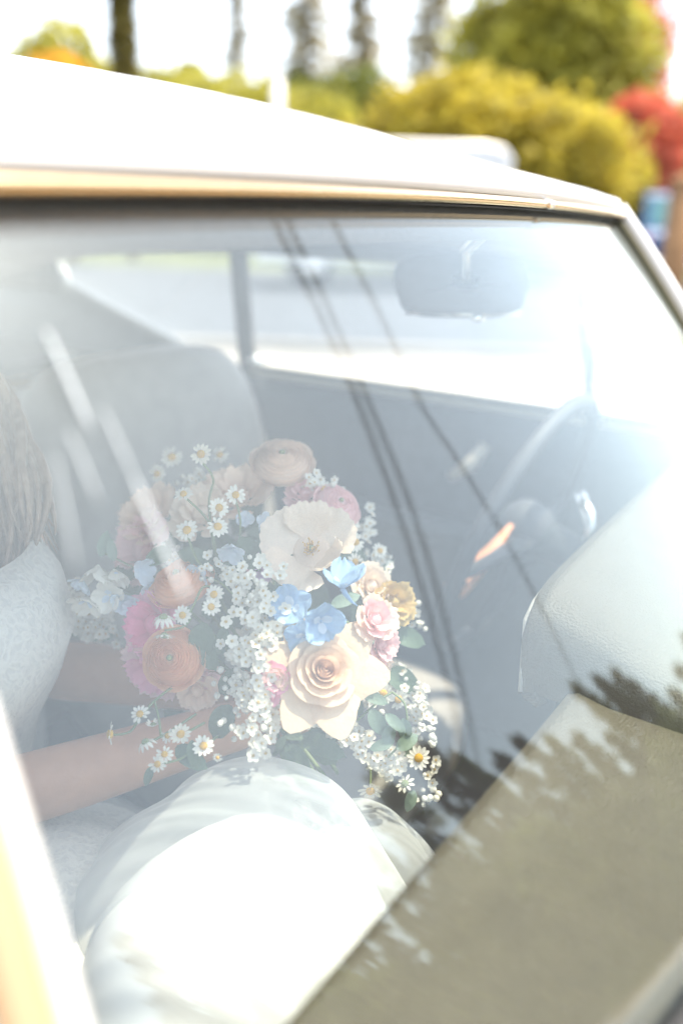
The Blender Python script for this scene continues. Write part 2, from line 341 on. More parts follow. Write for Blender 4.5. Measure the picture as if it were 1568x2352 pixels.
def van():
    t = empty('white_van', polar(azpx(985, 340), 17.5), 'plain white high-roofed van parked in front of the large rounded bush', 'van'); t.rotation_euler = (0, 0, R(90-AZ-90+8))
    # length along x
    L = wpx(330, 17.5)*1.7; H = zpx(334, 17.5, 1100); b = MB(); x1 = wpx(165, 17.5); x0 = x1-L
    prof = [(x0, .45), (x0, 1.25), (x0+.75, 1.5), (x0+1.25, H-.35), (x0+1.5, H-.12), (x0+2.2, H-.02), (x1-.5, H), (x1-.15, H-.05), (x1, H-.25), (x1, .45)]
    n = len(prof)
    V = [(x, -.95, z) for x, z in prof]+[(x, .95, z) for x, z in prof]
    F = [tuple(range(n)), tuple(reversed(range(n, 2*n)))]+[(i, n+i, n+(i+1) % n, (i+1) % n) for i in range(n)]
    b.add(V, F); o = local(b.build('body', M['white_paint'], t, smooth=False, bevel=.09))
    b = MB(); b.box((x0+1.35, -.962, 1.5), (x0+2.2, -.945, H-.6)); local(b.build('side_window', M['dark'], t, smooth=False))
    b = MB(); b.add([(x0+.72, -.8, 1.52), (x0+.72, .8, 1.52), (x0+1.2, .8, H-.45), (x0+1.2, -.8, H-.45)], [(0, 1, 2, 3)]); o2 = local(b.build('windscreen', M['dark'], t, smooth=False)); o2.location = (-.02, 0, .01)
    b = MB(); b.box((x1-.12, -.97, .9), (x1+.015, -.8, 1.35)); local(b.build('tail_light', M['red_glass'], t, smooth=False))
    wheels(t, (x0+1.0, x1-1.0), (-.8, .8), .36, .22)
M['red_glass'] = pbr('red_glass', (.55, .03, .02), .15); M['blue_paint'] = pbr('blue_paint', (.02, .09, .22), .2, coat=.8)
M['tint_glass'] = pbr('tint_glass', (.05, .16, .17), .05, spec=.9)
# the van's wheels run across x here, so build them about y
def wheels(parent, xs, ys, r, wd):
    for x in xs:
        for y in ys:
            b = MB(); b.tube([(x, y-wd/2, r), (x, y-wd*.42, r), (x, y+wd*.42, r), (x, y+wd/2, r)], [r*.93, r, r, r*.93], 20); o = local(b.build('tyre', M['rubber'], parent))
            b = MB(); b.tube([(x, y-wd*.53, r), (x, y+wd*.53, r)], r*.6, 16); h = b.build('rim', M['chrome_worn'], None); h.parent = o
van()
def blue_car():
    d = 20; t = empty('blue_car', polar(azpx(1550, 500), d), 'blue parked car seen from behind, beneath the red maple', 'car'); t.rotation_euler = (0, 0, R(-AZ))
    H = zpx(437, d, 1530); W = wpx(135, d)/2
    prof = [(0, .45), (0, 1.05), (.12, 1.18), (.55, H-.06), (.9, H), (2.1, H-.02), (2.9, 1.15), (3.9, 1.05), (4.1, .8), (4.1, .4)]
    n = len(prof)
    def wd(z): return W*(1-.22*max(0, (z-1.05)/(H-1.05)))
    V = [(-wd(z), y, z) for y, z in prof]+[(wd(z), y, z) for y, z in prof]
    F = [tuple(range(n)), tuple(reversed(range(n, 2*n)))]+[(i, n+i, n+(i+1) % n, (i+1) % n) for i in range(n)]
    local(MB().add(V, F).build('body', M['blue_paint'], t, smooth=False, bevel=.06))
    b = MB(); b.add([(-W*.72, .17, 1.26), (W*.72, .17, 1.26), (W*.62, .49, H-.15), (-W*.62, .49, H-.15)], [(0, 1, 2, 3)]); o = local(b.build('rear_window', M['tint_glass'], t, smooth=False)); o.location = (0, -.015, .01)
    for s in (-1, 1):
        b = MB(); b.box((s*W*.98-(.14 if s > 0 else 0), -.03, .8), (s*W*.98+(.14 if s < 0 else 0), .05, 1.06)); local(b.build('tail_light', M['red_glass'], t, smooth=False, bevel=.02))
    b = MB(); b.box((-W*.95, -.08, .45), (W*.95, .02, .62)); local(b.build('bumper', M['chrome'], t, smooth=False, bevel=.03))
    for x in (-W*.82, W*.82):
        for y in (.85, 3.2):
            b = MB(); b.tube([(x-.1, y, .33), (x+.1, y, .33)], .33, 18); o = local(b.build('tyre', M['rubber'], t))
            b = MB(); b.tube([(x-.105, y, .33), (x+.105, y, .33)], .2, 14); h = b.build('rim', M['chrome_worn'], None); h.parent = o
blue_car()
def wpost():
    d = 11; t = empty('wooden_post', polar(azpx(1561, 500), d), 'brown wooden post standing just right of the blue car', 'post'); H = zpx(420, d, 1561)
    b = MB(); b.tube([(0, 0, 0), (.01, 0, H*.5), (0, 0, H)], [.17, .155, .15], 12); link('shaft', mesh('shaft', b.V, b.F), t, M['bark_brown'], loc=(0, 0, 0))
    b = MB(); b.tube([(0, 0, H), (0, 0, H+.04), (0, 0, H+.09)], [.17, .17, .05], 12); link('cap', mesh('cap', b.V, b.F), t, M['bark_brown'], loc=(0, 0, 0))
wpost()

# ------------------------------------------------------------------ what stands behind the photographer and shows in the windscreen
def bpol(az, d): return Vector((math.sin(R(az))*d, math.cos(R(az))*d, 0))
g2 = np.random.default_rng(5)
con = []
az = 112.
while az < 188:
    tall = float(np.interp(az, [108, 117, 124, 134, 141, 146, 151, 157, 172, 188], [4, 4.5, 8.5, 15, 18.5, 21.5, 22.5, 21.5, 21, 19]))   # top, degrees above the horizon
    d = g2.uniform(18, 24); con.append((az, d, 1.2+d*math.tan(R(tall*g2.uniform(.72, 1.08))))); az += g2.uniform(1.8, 3.4)
for i, (az, d, H) in enumerate(con):
    conifer('conifer_tree', 0, 0, 0, 0, M['leaf_row'] if i % 3 else M['leaf_mid'], 'conifer in the row reflected in the lower windscreen', 40+i, 2000, .30, 'conifers mirrored in the windscreen', pos=bpol(az, d), H=H, W=H*g2.uniform(.14, .2))
for i, az in enumerate(range(108, 192, 6)):
    d = 14.5+g2.uniform(-1.2, 1.2); hk = float(np.interp(az, [108, 118, 128, 138], [.35, .4, .7, 1.0])); lob = [(g2.uniform(-1.1, 1.1), g2.uniform(-1.1, 1.1), g2.uniform(.3, 2.7+.9*(az > 144))*hk, 1.1, 1.1, .9*hk) for _ in range(13)]
    tree('shrub', bpol(az, d), 1.6, .08, lob, 4400, .2, M['leaf_mid'] if i % 2 else M['leaf_row'], 'olive green shrub of the hedge row reflected low in the windscreen', 'bush', 70+i, 'hedge shrubs mirrored in the windscreen')
# utility poles and cables running along the street on the driver's side
M['cable'] = pbr('cable', (.02, .02, .022), .6); 
for (x, y) in ((4.4, 12.0), (11.5, -26.0)):
    t = empty('utility_pole', (x, y, 0), 'wooden utility pole carrying the overhead cables, '+('behind the car' if y > 0 else 'far ahead of the car'), 'utility pole', 'utility poles along the street')
    b = MB(); b.tube([(0, 0, 0), (0, 0, 7.6)], [.16, .11], 12); link('pole', mesh('pole', b.V, b.F), t, M['bark'], loc=(0, 0, 0))
    b = MB(); b.box((-3.6, -.06, 6.45), (2.5, .06, 6.6)); link('cross_arm', mesh('cross_arm', b.V, b.F, False), t, M['bark'], loc=(0, 0, 0))
def cable(pts, r, label, mat='cable'):
    P = [Vector(p) for p in pts]; a = P[0]+(P[0]-P[1])*1.1; z = P[-1]+(P[-1]-P[-2])*1.0
    b = MB(); Q = [a]+P+[z]; F_ = []
    for i in range(len(Q)-1):
        for k in range(6): F_.append(Q[i].lerp(Q[i+1], k/6))
    F_.append(Q[-1]); b.tube(F_, r, 8); o = b.build('overhead_cable', M[mat]); return tag(o, label, 'cable', 'overhead cables')
cable([(4.9, 1.9, 6.5), (5.96, -2.54, 6.5), (6.59, -5.29, 6.5), (7.59, -9.82, 6.5)], .028, 'dark overhead cable, left line of the close pair reflected across the windscreen')
cable([(5.1, 2.1, 6.5), (6.21, -2.64, 6.5), (7.0, -5.41, 6.5), (8.08, -10.07, 6.5)], .028, 'dark overhead cable, right line of the close pair reflected across the windscreen')
cable([(6.3, .5, 6.5), (7.63, -3.18, 6.5), (9.69, -6.04, 6.5), (13.89, -12.23, 6.5)], .026, 'dark single overhead cable reflected down to the dashboard corner')
# ------------------------------------------------------------------ the car
car = empty('vintage_car', (0, .8, 0), 'vintage car with white roof, chrome windscreen trim and tan body, seen through its windscreen', 'car')
def hdr(a, dz=0, dy=0): return Vector((.60*a-.03, .45+.037*a*a+dy, 1.395-.009*a*a+dz))
def bas(a, dz=0, dy=0): return Vector((.68*a-.03, .06+.154*abs(a)**2.2+dy, .96+.01*a*a+dz))
def wsurf(a, s): return bas(a).lerp(hdr(a), s)+Vector((0, -.009, .009))*(4*s*(1-s))
wsc = MB().grid(lambda u, v: wsurf(2*u-1, v), 48, 20, th=.005).build('windscreen', M['windscreen'], car)
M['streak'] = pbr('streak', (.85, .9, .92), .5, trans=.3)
def onglass(px, py):   # where the line of sight meets the glass
    v = FW + (px-784)/FPX*RT - (py-1176)/FPX*UP; best = None
    for i in range(120):
        for j in range(60):
            a = -1+2*i/119; q = wsurf(a, j/59); d = q-CAM; e = (d-v*(d.dot(v)/v.dot(v))).length
            if best is None or e < best[0]: best = (e, a, j/59)
    return best[1:]
def streak(pts, wd):   # sun glint of a mirrored cable, painted as a white strip on the glass
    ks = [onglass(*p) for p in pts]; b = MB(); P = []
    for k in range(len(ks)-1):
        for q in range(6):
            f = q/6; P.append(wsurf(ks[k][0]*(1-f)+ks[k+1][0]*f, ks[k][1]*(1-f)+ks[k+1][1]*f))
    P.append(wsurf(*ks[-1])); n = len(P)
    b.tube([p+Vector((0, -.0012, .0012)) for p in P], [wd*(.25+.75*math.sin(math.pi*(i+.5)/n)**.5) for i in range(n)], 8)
    link('glint_streak', mesh('glint_streak', b.V, b.F), wsc, M['streak'], loc=(0, 0, 0))
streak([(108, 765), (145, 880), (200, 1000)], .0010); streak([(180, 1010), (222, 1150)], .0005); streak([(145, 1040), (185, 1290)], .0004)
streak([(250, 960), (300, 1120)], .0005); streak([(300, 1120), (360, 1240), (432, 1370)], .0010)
# roof
def roofz(x, y):
    t = max(0, min(1, (y-.45)/.75)); s = math.sin(t*math.pi/2)
    e = max(0, (y-1.35)/.7); rail = 1.395+.020*s-.10*e*e; crown = .004+.102*s*(1-.55*e*e)
    hw = .60+.05*s; q = min(1, abs(x)/hw)
    return rail-.009*q*q+crown*(1-q**2.9)
def roofp(u, v):
    y = .45+1.6*v; t = min(1, (y-.45)/.75); hw = .60+.05*math.sin(t*math.pi/2)
    q = 2*u-1; q = math.copysign(1-(1-abs(q))**1.25, q) if abs(q) > .0 else 0
    yy = y+(.037*q*q)*(1-v); x = q*hw
    return Vector((x-.03, yy, roofz(x, y)+.018))
MB().grid(roofp, 60, 44, th=.02).build('roof', M['white_paint'], car)
MB().grid(lambda u, v: roofp(u, v)*1.0-Vector(((roofp(u, v).x+.03)*.03, -.012, .052+.035*(2*abs(u-.5))**4)), 30, 24, th=.008).build('headliner', M['headliner'], car)
# header: painted panel, chrome strip, rubber
def along(fn, a0, a1, n=40): return [fn(a0+(a1-a0)*i/n) for i in range(n+1)]
def strip(prof, a0, a1, name, mat, n=44):
    b = MB(); P = []
    for i in range(n+1):
        a = a0+(a1-a0)*i/n; h = hdr(a); P += [h+Vector((0, dy, dz)) for dy, dz in prof]
    k = len(prof); F = [(i*k+j, i*k+(j+1) % k, (i+1)*k+(j+1) % k, (i+1)*k+j) for i in range(n) for j in range(k)]
    F += [tuple(range(k-1, -1, -1)), tuple(n*k+j for j in range(k))]
    b.add(P, F); return b.build(name, mat, car)
strip([(-.002, .018), (-.012, .016), (-.018, .008), (-.0185, -.0018), (.02, -.0018), (.02, .018)], -1, 1, 'header_panel', M['white_paint'])
strip([(-.019, -.0022), (-.025, -.0035), (-.0268, -.0068), (-.0255, -.0108), (-.018, -.0122), (-.008, -.0122), (-.008, -.0022)], -1, .30, 'header_trim', M['chrome_warm'])
strip([(-.019, -.0022), (-.025, -.0035), (-.0268, -.0068), (-.0255, -.0108), (-.018, -.0122), (-.008, -.0122), (-.008, -.0022)], .315, 1, 'header_trim', M['chrome_warm'])
strip([(-.02, -.0015), (-.0265, -.003), (-.0285, -.0068), (-.027, -.0114), (-.018, -.0128), (-.006, -.0128), (-.006, -.0015)], .298, .317, 'trim_joint', M['chrome'], 4)
strip([(-.014, -.0125), (-.0215, -.0128), (-.020, -.0142), (-.012, -.0146), (.012, -.0140), (.012, -.0125)], -1, 1, 'header_gasket', M['rubber'])
strip([(.004, -.016), (.008, -.045), (.04, -.035), (.05, .0)], -1, 1, 'header_rail', M['headliner'])
# drip rails along the roof sides
for s in (-1, 1):
    b = MB(); pts = []
    for i in range(31):
        p = roofp(0 if s < 0 else 1, i/30); pts.append(p+Vector((s*.006, 0, -.012)))
    b.tube(pts, .011, 8); b.build('drip_rail', M['chrome'], car)
# A pillars
def pillar(s):
    T = hdr(s); B = bas(s); n = 14
    P = [wsurf(s, i/n) for i in range(n+1)]; pr = .034 if s > 0 else .022; po = .026 if s > 0 else .044
    b = MB(); b.tube([p+Vector((s*po, .022, .0)) for p in P], [pr]*(n+1), 12, flat=.8); o = b.build('windscreen_pillar', M['white_paint'] if s > 0 else M['tan_paint'], car)
    b = MB(); b.tube([p+Vector((s*.008, -.012, .004)) for p in P], .0105, 10); b.build('pillar_trim', M['white_paint'] if s > 0 else M['tan_paint'], car)
    b = MB(); b.tube([p+Vector((-s*.012 if s > 0 else .011, -.006, .0)) for p in P], .0045 if s > 0 else .006, 8); b.build('pillar_gasket', M['old_rubber'] if s > 0 else M['white_paint'], car)
    b = MB(); b.tube([p+Vector((s*.03, .065, 0)) for p in P], .016, 8); b.build('pillar_lining', M['trim_blue'], car)
for s in (-1, 1): pillar(s)
b = MB(); b.tube([bas(-1+2*i/40)+Vector((0, -.006, -.004)) for i in range(41)], .010, 8); b.build('cowl_gasket', M['rubber'], car)
b = MB(); b.tube([bas(-1+2*i/40)+Vector((0, -.02, -.008)) for i in range(41)], .009, 8); b.build('cowl_trim', M['chrome_worn'], car)
# bonnet, wings, lower body
def bonnet(u, v):
    x = (2*u-1); a = max(-1, min(1, x)); y1 = .035+.154*abs(a)**2.2; y0 = -1.45
    y = y1+(y0-y1)*v; z = .945-.02*v-.10*abs(a)**3.5-.05*v**4; return Vector((a*.74, y, z))
MB().grid(bonnet, 30, 24, th=.012).build('bonnet', M['tan_paint'], car)
for s in (-1, 1):
    def wing(u, v, s=s):
        y = -1.75+u*4.2; th_ = v*math.pi*.55
        zt = .875+.05*math.exp(-((y+1.4)/.6)**2) - (.02 if y > .3 else 0); return Vector((s*(.745+.13*math.sin(th_)), y, zt-.42*(1-math.cos(th_))))
    MB().grid(wing, 40, 12, th=.012).build('front_wing' , M['tan_paint'], car)
    b = MB(); b.add([(s*.862, -1.75, .25), (s*.862, 2.75, .25), (s*.875, 2.75, .62), (s*.875, -1.75, .62), (s*.84, -1.75, .25), (s*.84, 2.75, .25), (s*.85, 2.75, .62), (s*.85, -1.75, .62)],
        [(0,1,2,3),(7,6,5,4),(0,4,5,1),(3,2,6,7),(1,5,6,2),(0,3,7,4)]); b.build('body_side', M['tan_paint'], car, smooth=False)
    for y in (-1.05, 2.15):
        b = MB(); b.tube([(s*.66, y, .33), (s*.68, y, .33), (s*.82, y, .33), (s*.84, y, .33)], [.30, .33, .33, .30], 28); o = b.build('tyre', M['rubber'], car)
        b = MB(); b.tube([(s*.80, y, .33), (s*.845, y, .33), (s*.855, y, .33)], [.2, .2, .12], 20); link('hubcap', mesh('hubcap', b.V, b.F), o, M['chrome'], loc=(0, 0, 0))
b = MB(); b.box((-.78, -1.85, .3), (.78, -1.70, .85)); b.build('front_panel', M['tan_paint'], car, smooth=False, bevel=.05)
b = MB(); b.box((-.82, -1.98, .40), (.82, -1.86, .56)); b.build('bumper', M['chrome'], car, smooth=False, bevel=.04)
b = MB(); b.box((-.82, 1.95, .45), (.82, 2.85, 1.0)); b.build('boot', M['tan_paint'], car, smooth=False, bevel=.1)
b = MB(); b.box((-.83, -1.7, .2), (.83, 2.7, .30)); b.build('floor_pan', M['carpet'], car, smooth=False)
b = MB(); b.box((-.74, -.02, .3), (.74, .02, .93)); b.build('bulkhead', M['dark'], car, smooth=False)
b = MB(); b.grid(lambda u, v: Vector((-.14+.28*u, .02+1.1*v, .30+.17*math.sin(math.pi*u))), 10, 6); b.build('transmission_hump', M['carpet'], car)
# doors: inner panels, belt trim, vent bars
def door(s, driver):
    b = MB(); xi = s*.70
    b.grid(lambda u, v: Vector((xi+s*(.03*(1-v)**2+.012*math.cos(math.pi*v)), .20+1.07*u, .34+.69*v)), 16, 12, th=.012)
    d = b.build('door', M['trim_blue'], car)
    loc = (0, 0, 0)
    def sub(name, mb, mat, bev=0, sm=True):
        o = link(name, mesh(name, mb.V, mb.F, sm), d, M[mat], loc=loc)
        if bev: q = o.modifiers.new('b', 'BEVEL'); q.width = bev; q.segments = 3; q.limit_method = 'ANGLE'
        return o
    b = MB(); b.box((min(xi-s*.012, xi+s*.10), .20, 1.028), (max(xi-s*.012, xi+s*.10), 1.27, 1.046)); sub('belt_trim', b, 'cream' if driver else 'white_paint', .006, False)
    b = MB(); b.tube([(xi-s*.014, .2, 1.05), (xi-s*.014, 1.27, 1.05)], .006, 8); sub('window_seal', b, 'rubber')
    b = MB(); b.tube([(xi-s*.01, .2, .97), (xi-s*.014, .8, .965), (xi-s*.01, 1.26, .972)], .005, 6); sub('panel_moulding', b, 'chrome_worn')
    b = MB(); b.tube([(xi-s*.002, .55, .80), (xi-s*.05, .60, .80), (xi-s*.055, .80, .795), (xi-s*.05, 1.0, .79), (xi-s*.002, 1.05, .79)], [.025, .032, .035, .032, .025], 10, flat=.7); sub('armrest', b, 'trim_blue')
    b = MB(); b.tube([(xi-s*.005, .51, 1.045), (s*.62, .535, 1.30)], .016, 8, flat=.7); sub('vent_bar', b, 'chrome_worn')
    b = MB(); b.tube([(xi-s*.0, 1.275, 1.03), (s*.622, 1.24, 1.31)], .019, 8); sub('window_post', b, 'dark')
    b = MB(); b.tube([(s*.622, .50, 1.30), (s*.622, 1.24, 1.305)], .018, 8); sub('window_frame', b, 'trim_blue')
    b = MB(); b.ball((xi-s*.03, 1.235, 1.062), (.014, .016, .014)); b.tube([(xi-s*.0, 1.235, 1.05), (xi-s*.03, 1.235, 1.062)], .006, 6); sub('lock_knob', b, 'chrome')
    b = MB(); b.ball((xi-s*.03, .49, 1.058), (.013, .016, .013)); b.tube([(xi, .49, 1.04), (xi-s*.03, .49, 1.058)], .006, 6); sub('vent_latch', b, 'chrome')
    b = MB(); b.tube([(xi-s*.02, .70, .965), (xi-s*.045, .715, .93), (xi-s*.04, .755, .90)], [.012, .014, .011], 8); sub('door_handle', b, 'cream')
    g_ = MB(); g_.grid(lambda u, v: Vector((s*(.70-.078*v), .50+.76*u, 1.045+.262*v)), 1, 1, th=.004); sub('window_glass', g_, 'side_glass', sm=False)
    g_ = MB(); T = hdr(s); g_.add([(s*.70, .24, 1.04), (s*.70, .505, 1.045), (s*.622, .53, 1.30), (s*.63, .47, 1.30)], [(0, 1, 2, 3)])
    q = sub('vent_glass', g_, 'side_glass', sm=False); so_ = q.modifiers.new('s', 'SOLIDIFY'); so_.thickness = .004
    return d
door(1, True); door(-1, False)
# rear quarters: panel under and behind the rear side window, C pillar
for s in (-1, 1):
    b = MB(); V = []; Y = [1.285, 1.4, 1.55, 1.7, 1.82]; zb = [1.04, 1.07, 1.115, 1.16, 1.20]
    b.grid(lambda u, v: Vector((s*(.70-.02*v), 1.285+.95*u, .34+v*(float(np.interp(1.285+.95*u, Y, zb))-.34))), 16, 8, th=.02); q = b.build('rear_quarter', M['trim_blue'], car)
    b = MB(); b.grid(lambda u, v: Vector((s*(.69-.085*v), 1.80+.06*v+.46*u*(1-.55*v), 1.17+.26*v)), 6, 8, th=.03); b.build('rear_pillar', M['trim_blue'], car)
    b = MB(); b.grid(lambda u, v: Vector((s*(.725-.085*v), 1.78+.06*v+.5*u*(1-.5*v), 1.0+.43*v)), 6, 8, th=.02); b.build('rear_pillar_skin', M['white_paint'], car)
    g_ = MB(); g_.add([(s*.695, 1.29, 1.045), (s*.683, 1.80, 1.19), (s*.625, 1.85, 1.31), (s*.625, 1.26, 1.31)], [(0, 1, 2, 3)]); o = g_.build('quarter_glass', M['side_glass'], car, smooth=False); q = o.modifiers.new('s', 'SOLIDIFY'); q.thickness = .004
    b = MB(); b.tube([(s*.64, .50, 1.315), (s*.645, 1.2, 1.325), (s*.64, 1.9, 1.32)], [.03, .034, .03], 10); b.build('roof_rail', M['headliner'], car)
b = MB(); b.grid(lambda u, v: Vector(((2*u-1)*(.60-.05*v), 2.22-.22*v+.0*u, 1.06+.28*v)), 12, 4, th=.004); b.build('rear_window', M['side_glass'], car)
b = MB(); b.box((-.68, 1.72, 1.0), (.68, 2.24, 1.03)); b.build('parcel_shelf', M['trim_blue'], car, smooth=False)
b = MB(); b.box((-.62, 1.93, 1.335), (.62, 2.06, 1.44)); b.build('rear_header', M['white_paint'], car, smooth=False, bevel=.02)
# dashboard
def dashp(u, v):
    x = -.66+1.32*u
    y1 = .283-.01*math.cos(x*3); y0 = .075+.12*abs(x/.68)**2.2
    z0 = .945; 
    prof = [(0, z0), (.30, z0+.001), (.34, z0+.0013), (.42, z0+.002), (.8, z0+.006), (.95, z0+.012), (1.0, z0+.008), (1.035, z0-.008), (1.03, z0-.04), (.95, z0-.10), (.85, z0-.2), (.6, z0-.26)]
    k = v*(len(prof)-1); i = min(int(k), len(prof)-2); f = k-i; a, c = prof[i], prof[i+1]
    q = a[0]+(c[0]-a[0])*f; return Vector((x, y0+(y1-y0)*q, a[1]+(c[1]-a[1])*f))
dash = MB().grid(dashp, 40, 44).build('dashboard', M['dash'], car)
HPY = [.09, .17, .24, .29, .314, .327, .331, .326, .312]; HPZ = [.948, .986, 1.017, 1.034, 1.038, 1.031, 1.012, .97, .93]
def hood(u, v):   # instrument binnacle: a padded hump before the driver
    e = max(0, 1-abs(2*u-1)**14)**.4; k = v*8
    y = float(np.interp(k, range(9), HPY)); z = float(np.interp(k, range(9), HPZ))
    return Vector((-.10+.72*u, .20+(y-.20)*(.9+.1*e), .93+(z-.93)*(.12+.88*e)+.006*math.sin(math.pi*u)))
b = MB(); b.grid(hood, 60, 32, th=.012); link('instrument_hood', mesh('instrument_hood', b.V, b.F), dash, M['dash'], loc=(0, 0, 0))
b = MB(); b.tube([hood(.0+i/30, .72)+Vector((0, .001, .001)) for i in range(31)], .0025, 6); link('hood_piping', mesh('hood_piping', b.V, b.F), dash, M['seat'], loc=(0, 0, 0))
b = MB(); b.box((-.04, .27, .80), (.58, .30, .96)); link('instrument_panel', mesh('instrument_panel', b.V, b.F, False), dash, M['dark'], loc=(0, 0, 0))
b = MB(); b.box((-.60, .272, .80), (-.10, .279, .83)); link('dash_moulding', mesh('dash_moulding', b.V, b.F, False), dash, M['chrome'], loc=(0, 0, 0))
# steering wheel
WC = Vector((.37, .504, .936)); WN = Vector((0, .95, .312)).normalized(); WU = Vector((0, -.312, .95)); WX = Vector((1, 0, 0))
b = MB(); b.tube([WC-WN*.03, WC-WN*.15, WC-WN*.28+Vector((0, 0, -.04))], [.03, .028, .028], 12); sw = b.build('steering_column', M['dark'], car)
b = MB(); ring = [WC+.205*(math.cos(t)*WX+math.sin(t)*WU) for t in [2*math.pi*i/56 for i in range(57)]]; b.tube(ring, .0115, 10, cap=False); link('rim', mesh('rim', b.V, b.F), sw, M['bakelite'], loc=(0, 0, 0))
for a in (R(185), R(-5), R(270)):
    b = MB(); b.tube([WC-WN*.02+.03*(math.cos(a)*WX+math.sin(a)*WU), WC-WN*.012+.11*(math.cos(a)*WX+math.sin(a)*WU), WC+.2*(math.cos(a)*WX+math.sin(a)*WU)], [.018, .012, .010], 8, flat=.6); link('spoke', mesh('spoke', b.V, b.F), sw, M['bakelite'], loc=(0, 0, 0))
b = MB(); b.ball(WC-WN*.01, .045, 16, 8); link('hub', mesh('hub', b.V, b.F), sw, M['bakelite'], loc=(0, 0, 0))
b = MB(); b.tube([at(1330, 1135, 1.28), at(1350, 1180, 1.265), at(1362, 1212, 1.255), at(1340, 1245, 1.26)], [.009, .011, .011, .008], 10); link('indicator_stalk', mesh('indicator_stalk', b.V, b.F), sw, M['chrome'], loc=(0, 0, 0))
b = MB(); b.tube([at(1174, 1205, 1.29), at(1130, 1262, 1.275), at(1085, 1312, 1.255), at(1045, 1355, 1.235), at(1032, 1370, 1.23)], [.004, .011, .017, .019, .011], 12, flat=.6); gl_ = link('gear_lever', mesh('gear_lever', b.V, b.F), sw, M['tan_leather'], loc=(0, 0, 0)); gl_['label'] = 'tan tapered gear lever below the steering wheel'
b = MB(); b.ball(at(1062, 1338, 1.222), (.007, .006, .006), 10, 6); link('lever_stud', mesh('lever_stud', b.V, b.F), sw, M['chrome'], loc=(0, 0, 0))
# rear-view mirror
def mirror():
    c = at(1062, 655, 1.13); L = .09; b = MB()
    ax = (RT*.985+FW*.12+UP*.02).normalized(); up = (UP-ax*UP.dot(ax)).normalized(); nn = ax.cross(up)
    n = 36; V = []; F = []
    def outline(k, sc, o):
        t = 2*math.pi*k/n; cx, sx = math.cos(t), math.sin(t)
        x = math.copysign(abs(cx)**.45, cx)*.088*sc; y = math.copysign(abs(sx)**.5, sx)*.040*sc
        if y < 0: x *= .93
        return c+ax*x+up*y+nn*o
    for sc, o in ((.2, .016), (.75, .015), (.95, .009), (1, 0), (1, -.008), (.97, -.012)):
        V += [outline(k, sc, o) for k in range(n)]
    F = [(j*n+k, j*n+(k+1) % n, (j+1)*n+(k+1) % n, (j+1)*n+k) for j in range(5) for k in range(n)]+[tuple(range(n)), tuple(5*n+k for k in reversed(range(n)))]
    m_ = MB().add(V, F).build('rear_view_mirror', M['bakelite'], car)
    b = MB(); b.tube([c+nn*.0-up*.034-ax*.075, c-up*.038+nn*.004, c-up*.0345+ax*.075], .004, 6); link('mirror_trim', mesh('mirror_trim', b.V, b.F), m_, M['chrome'], loc=(0, 0, 0))
    b = MB(); b.tube([c+nn*.01, c+nn*.02+up*.04, hdr(.25)+Vector((0, .03, -.03))], [.010, .008, .009], 8); link('mirror_stem', mesh('mirror_stem', b.V, b.F), m_, M['chrome'], loc=(0, 0, 0))
    b = MB(); b.ball(c-up*.041+ax*.02, (.018, .008, .006)); link('dip_lever', mesh('dip_lever', b.V, b.F), m_, M['chrome'], loc=(0, 0, 0))
mirror()
# seats
def seat(x0, x1):
    xc = (x0+x1)/2; hw = (x1-x0)/2
    def cush(u, v):
        th_ = 2*math.pi*u; cx, sx = math.cos(th_), math.sin(th_); ph = math.pi*v
        k = math.sin(ph)**.35; return Vector((xc+hw*k*math.copysign(abs(cx)**.35, cx), (.86+.24*k*math.copysign(abs(sx)**.35, sx)), .45+.10*math.copysign(abs(math.cos(ph))**.5, math.cos(ph))))
    s_ = MB().grid(cush, 48, 20).build('seat', M['seat'], car)
    def back(u, v):
        th_ = 2*math.pi*u; cx, sx = math.cos(th_), math.sin(th_); ph = math.pi*v; k = math.sin(ph)**.4
        z = .78+.345*math.copysign(abs(math.cos(ph))**.6, math.cos(ph)); return Vector((xc+hw*k*math.copysign(abs(cx)**.4, cx), 1.12+.07*k*math.copysign(abs(sx)**.5, sx)+(z-.5)*.16, z))
    b = MB().grid(back, 48, 24); link('backrest', mesh('backrest', b.V, b.F), s_, M['seat'], loc=(0, 0, 0))
    b = MB(); b.tube([back(i/48, .30)*1.0 for i in range(24)], .006, 6); link('piping', mesh('piping', b.V, b.F), s_, M['cream'], loc=(0, 0, 0))
    b = MB(); b.box((x0+.05, .68, .28), (x1-.05, 1.0, .40)); link('seat_base', mesh('seat_base', b.V, b.F, False), s_, M['dark'], loc=(0, 0, 0))
seat(.03, .60); seat(-.60, -.03)
b = MB(); b.box((-.62, 1.45, .3), (.62, 1.72, .55)); b.box((-.62, 1.62, .5), (.62, 1.74, .98)); b.build('rear_seat', M['seat'], car, smooth=False, bevel=.04)

